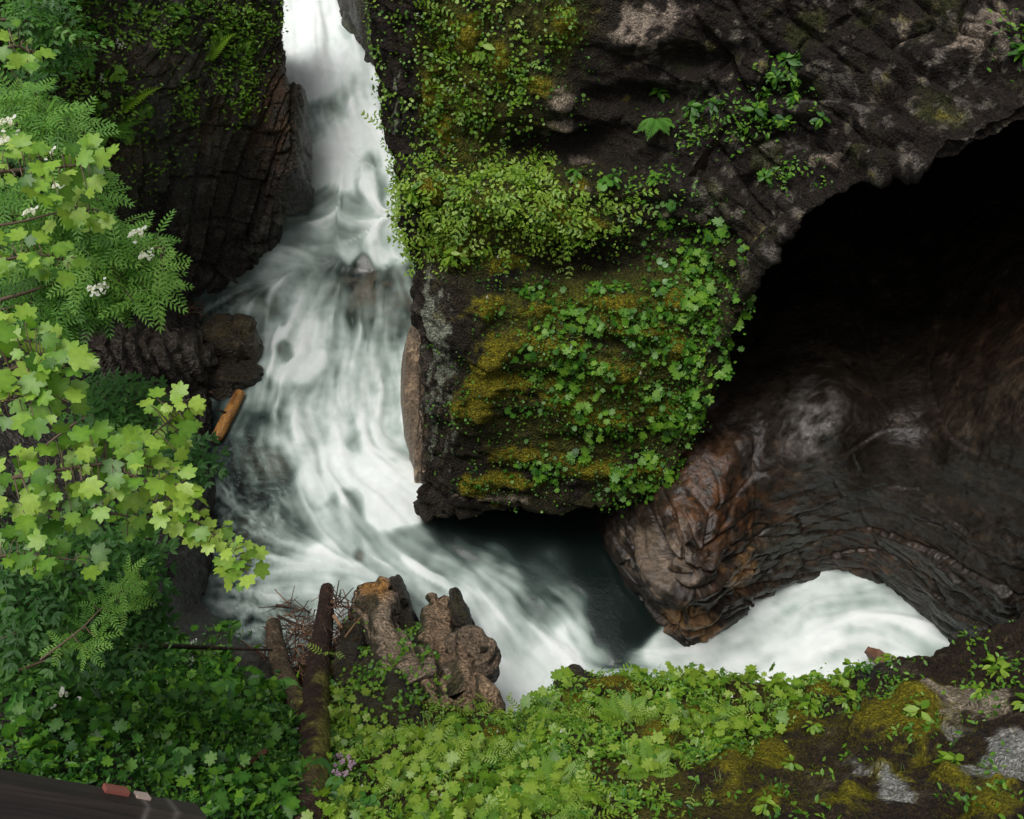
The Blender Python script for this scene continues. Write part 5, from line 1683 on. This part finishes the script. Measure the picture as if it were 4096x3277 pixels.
def fern(pname, uu, vv, size, angs, label, mesh, up=.35):
    p, n = hit(pname, uu, vv)
    root = empty('fern', tuple(p))
    tag(root, label, 'fern')
    for a in angs:
        f = link('frond', mesh, root)
        f.location = (0, 0, .02)
        s = size * random.uniform(.85, 1.1)
        f.scale = (s, s, s)
        f.rotation_euler = Euler((up + random.uniform(-.1, .1), random.uniform(-.15, .15), math.radians(a)))
    return root


fern('near_bank', 622, 722, .30, [48, 20, -15, -48, 75], 'broad pale fern on the rim of the near bank above the white water', FRONDL, .5)
fern('cliff', 122, 116, .62, [25, -5, -30, -60, 60], 'fern with upright fronds in a hollow of the left cliff', FRONDL, .5)
fern('cliff', 210, 62, .5, [50, 15, -20, -50, 5, 30], 'bright fern on the gravelly top of the left cliff', FRONDL, .6)
fern('cliff', 100, 135, .5, [-60, -90, -110, 200], 'drooping dark fern left of the hollow in the left cliff', FROND, .1)
fern('near_bank', 560, 790, .26, [30, 80, -40, 140, -100], 'small pale fern deep in the plants of the near bank', FRONDL, .4)
fern('near_bank', 650, 770, .24, [10, 60, -50, 110, -110, 180], 'feathery fern right of the middle of the near bank', FRONDL, .4)
fern('rock_wall', 655, 118, .3, [160, 200, 130, 240], 'dark hanging fern on the shaded cliff above the mossy block', FROND, .0)
one('grass_tuft', GRS[0], 'near_bank', 428, 742, 1.15, 'thick dark tuft of grass at the left end of the near bank', 'grass', .8)
one('big_round_leaf_plant', BUT[1], 'near_bank', 327, 772, .8, 'large crinkled round leaves right beside the mossy trunk', 'plant', .8)
one('big_round_leaf_plant', BUT[2], 'near_bank', 330, 796, .75, 'large round leaves below the others beside the mossy trunk', 'plant', .8)
one('big_round_leaf_plant', BUT[3], 'bank', 286, 700, 1.0, 'large bright round leaves where the short log meets the slope', 'plant', .8)
one('big_round_leaf_plant', BUT[0], 'near_bank', 515, 800, .5, 'cluster of broad round leaves low on the near bank', 'plant', .8)
one('herb_plant', GERL[1], 'near_bank', 535, 700, 1.6, 'tall pale lobed leaves standing on the rim against the white water', 'plant', .8)
one('herb_plant', GERL[3], 'near_bank', 556, 690, 1.5, 'topmost pale lobed leaves rising over the rim of the near bank', 'plant', .9)
one('big_round_leaf_plant', BUT[0], 'rock_wall', 600, 190, .7, 'pale broad leaves at the right end of the mossy shelf', 'plant', .7)


# flowers
def flower_mesh(name, mat, n, rad, petal, seed, h=.1):
    rg = np.random.default_rng(seed)
    b = Bag()
    a = rg.uniform(0, 2 * math.pi, n); r = rad * np.sqrt(rg.random(n))
    pos = np.column_stack([np.cos(a) * r, np.sin(a) * r, h + rg.normal(size=n) * .008 - r * r * 2])
    b.add(T_SMALL, pos, rdir(n, rg), np.array([0, 0, 1.0]) + rg.normal(size=(n, 3)) * .4, petal * rg.uniform(.7, 1.2, n), .5)
    return b.mesh(name, mat)


FW = [flower_mesh('blossom', ML_WHITE, 34, .05, .022, 200 + k, 0) for k in range(3)]
FP = [flower_mesh('blossom', ML_PINK, 20, .016, .014, 210 + k, 0) for k in range(3)]
STEM = Bag().tube([np.zeros(3), np.array([.01, .01, .06]), np.array([0, 0, .12])], .003, .002, .5, 4).mesh('stem', ML_STEM)


def flower(pname, uu, vv, me, s, label, cat='flower', group=None, h=.12):
    p, n = hit(pname, uu, vv)
    r = empty('flower', tuple(p))
    tag(r, label, cat, group)
    k = link('stem', STEM, r); k.scale = (1, 1, h / .12)
    f = link('blossom', me, r); f.location = (0, 0, h); f.scale = (s, s, s)


for i, (a, b) in enumerate([(338, 762), (342, 760), (337, 770), (345, 766), (338, 776), (352, 772), (348, 778), (354, 768), (350, 762), (341, 781)]):
    flower('near_bank', a, b, FP[i % 3], 1.25, 'small pink flower head in the patch right of the mossy trunk', group='pink flowers right of the mossy trunk', h=.15)
for i, (a, b) in enumerate([(275, 802), (288, 812), (262, 806), (300, 735), (262, 700)]):
    flower('bank', a, b, FP[i % 3], 1.3, 'small pink flower head on the slope left of the mossy trunk', group='pink flowers left of the mossy trunk', h=.15)
WD = [(535, 770), (520, 690), (500, 735), (495, 755), (470, 740), (430, 748), (418, 742), (560, 735), (572, 768), (610, 800), (440, 800), (365, 790), (640, 762), (480, 705), (545, 790), (730, 700), (885, 672), (700, 735), (540, 725)]
FD = flower_mesh('blossom', ML_WHITE, 6, .007, .013, 230, 0)
for a, b in WD:
    flower('near_bank', a, b, FD, 1.0, 'tiny white flower dotted among the plants of the near bank', group='tiny white flowers on the near bank', h=.10)
WD = [(500, 262), (585, 190), (548, 235), (512, 360), (507, 395), (487, 300), (475, 195), (560, 425), (420, 22), (465, 95), (520, 105), (640, 380), (570, 350)]
for a, b in WD:
    flower('rock_wall', a, b, FD, 1.2, 'tiny white flower dotted over the green of the mossy cliff', group='tiny white flowers on the mossy cliff', h=.06)
WD = [(60, 25), (45, 33), (83, 30), (88, 33), (66, 12), (88, 5), (118, 48), (126, 51), (120, 53), (105, 83), (103, 86), (180, 175)]
for a, b in WD:
    flower('cliff', a, b, FD, 2.2, 'tiny white flower on the left cliff', group='tiny white flowers on the left cliff', h=.10)
for a, b in [(72, 705), (60, 716), (70, 702), (58, 718), (88, 712)]:
    flower('bank', a, b, FD, 2.4, 'small white flower on the shaded slope near the wooden rail', group='white flowers on the slope near the rail', h=.2)
for a, b, l in [(198, 649, 'lacy white flower head at the end of the dark branch'), (170, 692, 'lacy white flower head left of the short log'), (195, 668, 'smaller lacy white flower head under the dark branch')]:
    flower('bank', a, b, FW[0], .8, l, h=.16)


# ---------------------------------------------------------------- maple branches over the left edge
def spray(name, label, cat, ells, dep, lsize, twigs, T, mat, seed, vm=.6, node=None, leafname='foliage', mind=.6, spread=.25, flowers=(), tocam=.35, vr=.2):
    """ells: (cu, cv, ru, rv, n) ellipses in the picture filled with leaves, at distance dep from the camera"""
    rg = np.random.default_rng(seed)
    pts, vs = [], []
    for (cu, cv, ru, rv, n) in ells:
        got, tries = [], 0
        while len(got) < n and tries < n * 60:
            tries += 1
            a, r = rg.uniform(0, 6.283), math.sqrt(rg.random())
            q = (cu + ru * r * math.cos(a), cv + rv * r * math.sin(a))
            md = mind * lsize / dep * F * (.75 if tries > n * 20 else 1)
            if all((q[0] - g[0]) ** 2 + (q[1] - g[1]) ** 2 > md * md for g in got):
                got.append(q)
        pts += got
    pts = np.array(pts)
    tw = [(np.array([PD(*p[:2], dep + (p[2] if len(p) > 2 else 0)) for p in t]), r0) for t, r0 in twigs]
    allc = np.concatenate([crom(c, 30) for c, _ in tw])
    if tw[0][0][0][0] < -2.5 and name != 'leafy_shrub':
        tw = [(np.concatenate([[c[0] + np.array([-2.2, .1, -.9]), c[0] + np.array([-.9, .05, -.25])], c]), r0 * 1.3) if c[0][0] < -2.9 else (c, r0) for c, r0 in tw]
    P_ = PD(pts[:, 0], pts[:, 1], dep + rg.uniform(-spread, spread, len(pts)))
    origin = tw[0][0][0]
    root = empty(name, tuple(origin))
    tag(root, label, cat)
    b = Bag()
    for c, r0 in tw:
        b.tube(c - origin, r0, r0 * .35, .5, 6)
    near = np.argmin(((allc[None] - P_[:, None]) ** 2).sum(-1), axis=1)
    base_ = allc[near]
    lb = Bag()
    out = P_ - base_
    ln = np.linalg.norm(out, axis=1, keepdims=True) + 1e-6
    yd = out / ln + rg.normal(size=P_.shape) * .35 + np.array([0, -.15, -.15])
    tc_ = np.array([0, 0, CAMH]) - P_
    tc_ /= np.linalg.norm(tc_, axis=1, keepdims=True)
    nd = np.array([0, 0, 1.0]) * (1 - tocam) + tc_ * tocam + rg.normal(size=P_.shape) * .27
    if node is None:
        sz = lsize * (.5 + .75 * rg.random(len(P_)) ** .7)
        ydn = yd / np.linalg.norm(yd, axis=1, keepdims=True)
        st = P_ - ydn * sz[:, None] * .35
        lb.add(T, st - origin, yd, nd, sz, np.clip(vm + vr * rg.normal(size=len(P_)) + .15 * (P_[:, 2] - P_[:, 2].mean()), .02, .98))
        for i in range(len(P_)):
            m_ = (base_[i] + st[i]) / 2 + np.array([0, 0, .02])
            b.tube([base_[i] - origin, m_ - origin, st[i] - origin], .0035, .0022, .8, 4)
    else:
        k, ls = node
        for i in range(len(P_)):
            a0 = rg.uniform(0, 6.28)
            n_ = nd[i] / np.linalg.norm(nd[i])
            x = np.cross(n_, [0, 0, 1.0] if abs(n_[2]) < .9 else [0, 1.0, 0]); x /= np.linalg.norm(x)
            y = np.cross(n_, x)
            kk = k
            an = a0 + np.arange(kk) * 6.283 / kk + rg.normal(size=kk) * .25
            dd = np.cos(an)[:, None] * x + np.sin(an)[:, None] * y
            lb.add(T, np.repeat((P_[i] - origin)[None], kk, 0), dd, n_ + rg.normal(size=(kk, 3)) * .22 + dd * .25, ls * rg.uniform(.75, 1.15, kk), np.clip(vm + vr * rg.normal() * .7 + vr * .5 * rg.normal(size=kk), .02, .98))
            m_ = (base_[i] + P_[i]) / 2 - np.array([0, 0, .03])
            b.tube([base_[i] - origin, m_ - origin, P_[i] - origin], .005, .0025, .3, 4)
    b.obj('twig', ML_TWIG, root)
    lb.obj(leafname, mat, root)
    for (a, c, s) in flowers:
        f = link('flower_cluster', FW[int(rg.integers(3))], root)
        f.location = PD(a, c, dep - spread - .1) - origin
        f.scale = (s, s, s * 1.2)
    return root


MB = [
    ('five-lobed maple sprig in the upper left corner', [(12, 30, 12, 12, 2), (6, 48, 8, 10, 2), (28, 47, 8, 8, 2), (36, 56, 10, 8, 2), (22, 62, 12, 10, 3)], 5.6, .125, [([(-40, 48), (-5, 50), (18, 46), (32, 55)], .009)], .75),
    ('maple branch with bright leaves in the left group below the white blossoms', [(20, 162, 34, 22, 16), (62, 160, 30, 20, 12), (95, 160, 22, 20, 8), (60, 185, 40, 14, 8)], 5.5, .13, [([(-50, 175), (0, 172), (40, 168), (80, 165), (105, 160)], .012)], .7),
    ('small drooping maple spray right of the rowan leaves', [(75, 208, 18, 12, 6), (92, 222, 16, 12, 5), (62, 220, 8, 8, 2)], 5.6, .13, [([(-30, 230), (20, 222), (60, 212), (92, 210)], .008)], .75),
    ('maple spray at the left edge above the dark ledge', [(20, 250, 32, 18, 10), (55, 260, 26, 18, 9), (5, 270, 20, 14, 4)], 5.5, .125, [([(-40, 262), (0, 260), (40, 255), (70, 262)], .010)], .75),
    ('large maple branch with pale leaves at the middle of the left edge', [(14, 330, 24, 22, 8), (40, 350, 34, 22, 12), (18, 375, 34, 28, 13), (60, 370, 30, 26, 13), (20, 410, 34, 18, 10), (52, 400, 26, 16, 6)], 5.2, .15, [([(-60, 380), (0, 372), (40, 362), (80, 372)], .014), ([(-40, 405), (10, 400), (45, 396)], .009)], .72),
    ('maple spray reaching out in front of the orange log', [(160, 406, 14, 10, 5), (188, 402, 14, 8, 4), (172, 420, 14, 8, 4), (186, 430, 10, 8, 2), (172, 445, 16, 10, 5)], 5.4, .125, [([(90, 475), (130, 455), (160, 428), (185, 408)], .008)], .78),
    ('long maple branch spreading across the middle of the left bank', [(20, 480, 30, 34, 12), (60, 468, 34, 34, 16), (100, 468, 32, 34, 16), (140, 470, 24, 32, 12), (60, 510, 50, 18, 12), (90, 440, 40, 14, 8), (120, 445, 24, 14, 6)], 5.2, .14, [([(-60, 490), (0, 480), (60, 470), (120, 462), (165, 470)], .014)], .68),
    ('maple branch hanging out over the dark pool with a pale tip', [(165, 480, 20, 20, 8), (185, 490, 16, 16, 6), (170, 510, 16, 14, 5), (190, 525, 14, 12, 6), (205, 535, 12, 10, 5), (222, 532, 10, 12, 4), (196, 510, 12, 8, 3), (238, 548, 14, 10, 5), (228, 565, 12, 12, 5), (248, 566, 12, 10, 4), (240, 580, 14, 8, 3)], 5.1, .115, [([(120, 470), (160, 490), (190, 518), (215, 535), (240, 568)], .010)], .8),
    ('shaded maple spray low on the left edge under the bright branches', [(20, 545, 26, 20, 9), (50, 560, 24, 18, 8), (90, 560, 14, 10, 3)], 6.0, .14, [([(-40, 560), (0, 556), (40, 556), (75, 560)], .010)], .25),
    ('sparse maple spray hanging between the bright leaves and the dark shrub', [(150, 520, 28, 16, 8), (125, 525, 14, 14, 4)], 5.6, .13, [([(90, 505), (120, 515), (165, 525)], .007)], .5),
]
for i, (lab, ells, dep, ls, tw, vm) in enumerate(MB):
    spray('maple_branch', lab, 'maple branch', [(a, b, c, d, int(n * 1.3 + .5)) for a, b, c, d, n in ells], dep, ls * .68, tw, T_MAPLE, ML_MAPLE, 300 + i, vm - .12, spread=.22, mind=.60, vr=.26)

RB = [
    ('rowan spray with ladder-like leaves at the left edge of the upper cliff', [(25, 100, 26, 12, 6), (40, 118, 34, 16, 8), (70, 132, 24, 14, 5), (10, 135, 20, 14, 4)], 6.6, [([(-40, 140), (0, 130), (40, 120), (80, 130)], .010)], .6, [(6, 122, 1.1), (9, 139, 1.2), (48, 152, .9)]),
    ('rowan branch with white blossoms behind the upper maple leaves', [(30, 200, 44, 24, 12), (80, 195, 30, 20, 7), (20, 230, 40, 20, 9), (75, 230, 26, 14, 5)], 6.4, [([(-40, 225), (10, 215), (60, 205), (100, 200)], .010)], .5, [(38, 180, .9), (58, 185, .7), (30, 212, .9)]),
    ('long rowan branch reaching right toward the dark cliff', [(110, 240, 28, 20, 7), (140, 250, 26, 20, 8), (100, 270, 40, 20, 11), (150, 278, 18, 14, 5), (125, 292, 34, 12, 7)], 6.4, [([(0, 300), (50, 285), (100, 268), (140, 250), (165, 248)], .012)], .62, [(137, 233, 1.1), (146, 255, .9), (98, 287, 1.1)]),
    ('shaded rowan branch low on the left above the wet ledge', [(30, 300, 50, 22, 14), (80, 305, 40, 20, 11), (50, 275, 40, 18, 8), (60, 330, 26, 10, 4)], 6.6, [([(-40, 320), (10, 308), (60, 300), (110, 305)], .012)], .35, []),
    ('young rowan spray on the shaded bank beside the dark pool', [(135, 588, 14, 10, 4), (112, 600, 20, 14, 5), (80, 640, 22, 14, 5), (140, 575, 12, 8, 3)], 6.4, [([(40, 660), (80, 630), (110, 600), (140, 582)], .007)], .5, []),
]
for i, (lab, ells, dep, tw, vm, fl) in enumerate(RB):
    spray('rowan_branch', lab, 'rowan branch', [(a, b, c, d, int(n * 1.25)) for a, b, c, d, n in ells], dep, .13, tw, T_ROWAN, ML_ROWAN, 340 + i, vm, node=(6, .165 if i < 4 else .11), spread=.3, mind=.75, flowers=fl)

T_SPRIG = pinnate(3, .42, 1.25, True, 58, .1, .1)
SB = [
    ('dense dark leafy shrub on the left bank below the maple branches', [(60, 570, 60, 30, 22), (120, 560, 40, 26, 14), (110, 600, 45, 28, 20), (60, 620, 55, 28, 22), (140, 630, 20, 26, 8), (20, 660, 30, 20, 8), (90, 655, 40, 16, 9)], 6.9, [([(-40, 660), (20, 630), (70, 600), (120, 570)], .012), ([(20, 670), (70, 650), (120, 620), (150, 610)], .009)], .5),
    ('small blue green sprig hanging at the rim of the dark pool', [(180, 455, 22, 8, 6), (198, 460, 12, 6, 3), (180, 475, 14, 6, 3)], 6.6, [([(120, 480), (160, 465), (205, 458)], .006)], .6),
    ('leafy bush on the bank behind the pale maple leaves', [(110, 400, 30, 22, 12), (140, 420, 20, 26, 9), (100, 430, 26, 16, 7)], 7.2, [([(40, 450), (80, 420), (120, 405), (145, 410)], .009)], .8),
    ('dark leafy bush at the left edge behind the rowan', [(10, 110, 30, 60, 16), (30, 270, 40, 40, 16), (60, 240, 40, 30, 10)], 7.6, [([(-50, 220), (0, 200), (30, 180), (40, 110)], .010)], .7),
]
for i, (lab, ells, dep, tw, vm) in enumerate(SB):
    spray('leafy_shrub', lab, 'shrub', ells, dep, .13, tw, T_SPRIG, ML_DARK, 360 + i, vm, node=(6, .16), spread=.35, mind=.72)

# conifer-like fine sprays in the far left corner
spray('leafy_shrub', 'fine-leaved shrub in the top left corner of the cliff', 'shrub', [(30, 10, 34, 12, 14), (30, 30, 24, 18, 9), (60, 40, 30, 30, 12)], 9.5, .13, [([(-40, 20), (10, 20), (50, 25), (80, 40)], .012)], T_SPRIG, ML_HERB, 380, .35, node=(6, .15), spread=.4, mind=.7)

# ---------------------------------------------------------------- driftwood debris (stuff) and a few single sticks
rg = np.random.default_rng(90)
b = Bag()
T_TW = (np.array([(-.035, 0, 0), (.035, 0, 0), (.02, 1, 0), (-.02, 1, 0), (0, 0, .05), (0, 1, .03)]), np.array([(0, 1, 4), (1, 2, 5), (1, 5, 4), (0, 4, 5), (0, 5, 3), (0, 3, 2), (0, 2, 1), (2, 3, 5)]))
pts = []
for (cu, cv, ru, rv, n, z) in [(302, 622, 20, 18, 90, .42), (305, 645, 24, 18, 130, .62), (340, 618, 12, 22, 70, .5), (270, 650, 14, 10, 50, .6), (285, 604, 10, 5, 14, .3), (332, 598, 10, 10, 30, .35), (196, 309, 9, 6, 26, .55), (208, 385, 16, 10, 40, .3), (300, 668, 14, 12, 60, .9), (336, 645, 8, 12, 30, .75)]:
    a = rg.uniform(0, 6.28, n); r = np.sqrt(rg.random(n))
    pts.append(PZ(cu + ru * r * np.cos(a), cv + rv * r * np.sin(a), z + rg.uniform(-.06, .10, n)))
pts = np.concatenate(pts)
n = len(pts)
b.add(T_TW, pts, rdir(n, rg) + np.column_stack([0 * pts[:, 0], 0 * pts[:, 0], rg.normal(size=n) * .10]), np.array([0, 0, 1.0]) + rg.normal(size=(n, 3)) * .5, rg.uniform(.06, .34, n) * .8, np.clip(rg.beta(1.5, 2.5, n), .02, .98))
tag(b.obj('driftwood_debris', ML_DEBRIS), 'tangle of small sticks caught between the logs and rocks', 'driftwood', kind='stuff')
for lab, pp_, r0, v_ in [('reddish twig leaning on the left side of the orange tipped fin', [(345, 637, .95), (355, 624, .98), (366, 612, .95)], .010, .65),
                         ('short split piece of wood between the long trunk and the fin', [(334, 616, .72), (342, 628, .78)], .022, .9),
                         ('dark forked stick lying across the debris at the water', [(276, 605, .45), (290, 607, .50), (305, 612, .52)], .014, .15),
                         ('pale thin stick sticking out from the left edge of the picture', [(-30, 658, 4.2), (0, 651, 4.1), (26, 645, 4.0)], .010, .95),
                         ('second dark stick below the forked one in the debris', [(278, 616, .5), (292, 622, .55), (308, 628, .6)], .016, .1)]:
    o = Bag().tube(pz(pp_), r0, r0 * .6, v_, 7).obj('stick', ML_DEBRIS)
    tag(o, lab, 'stick')
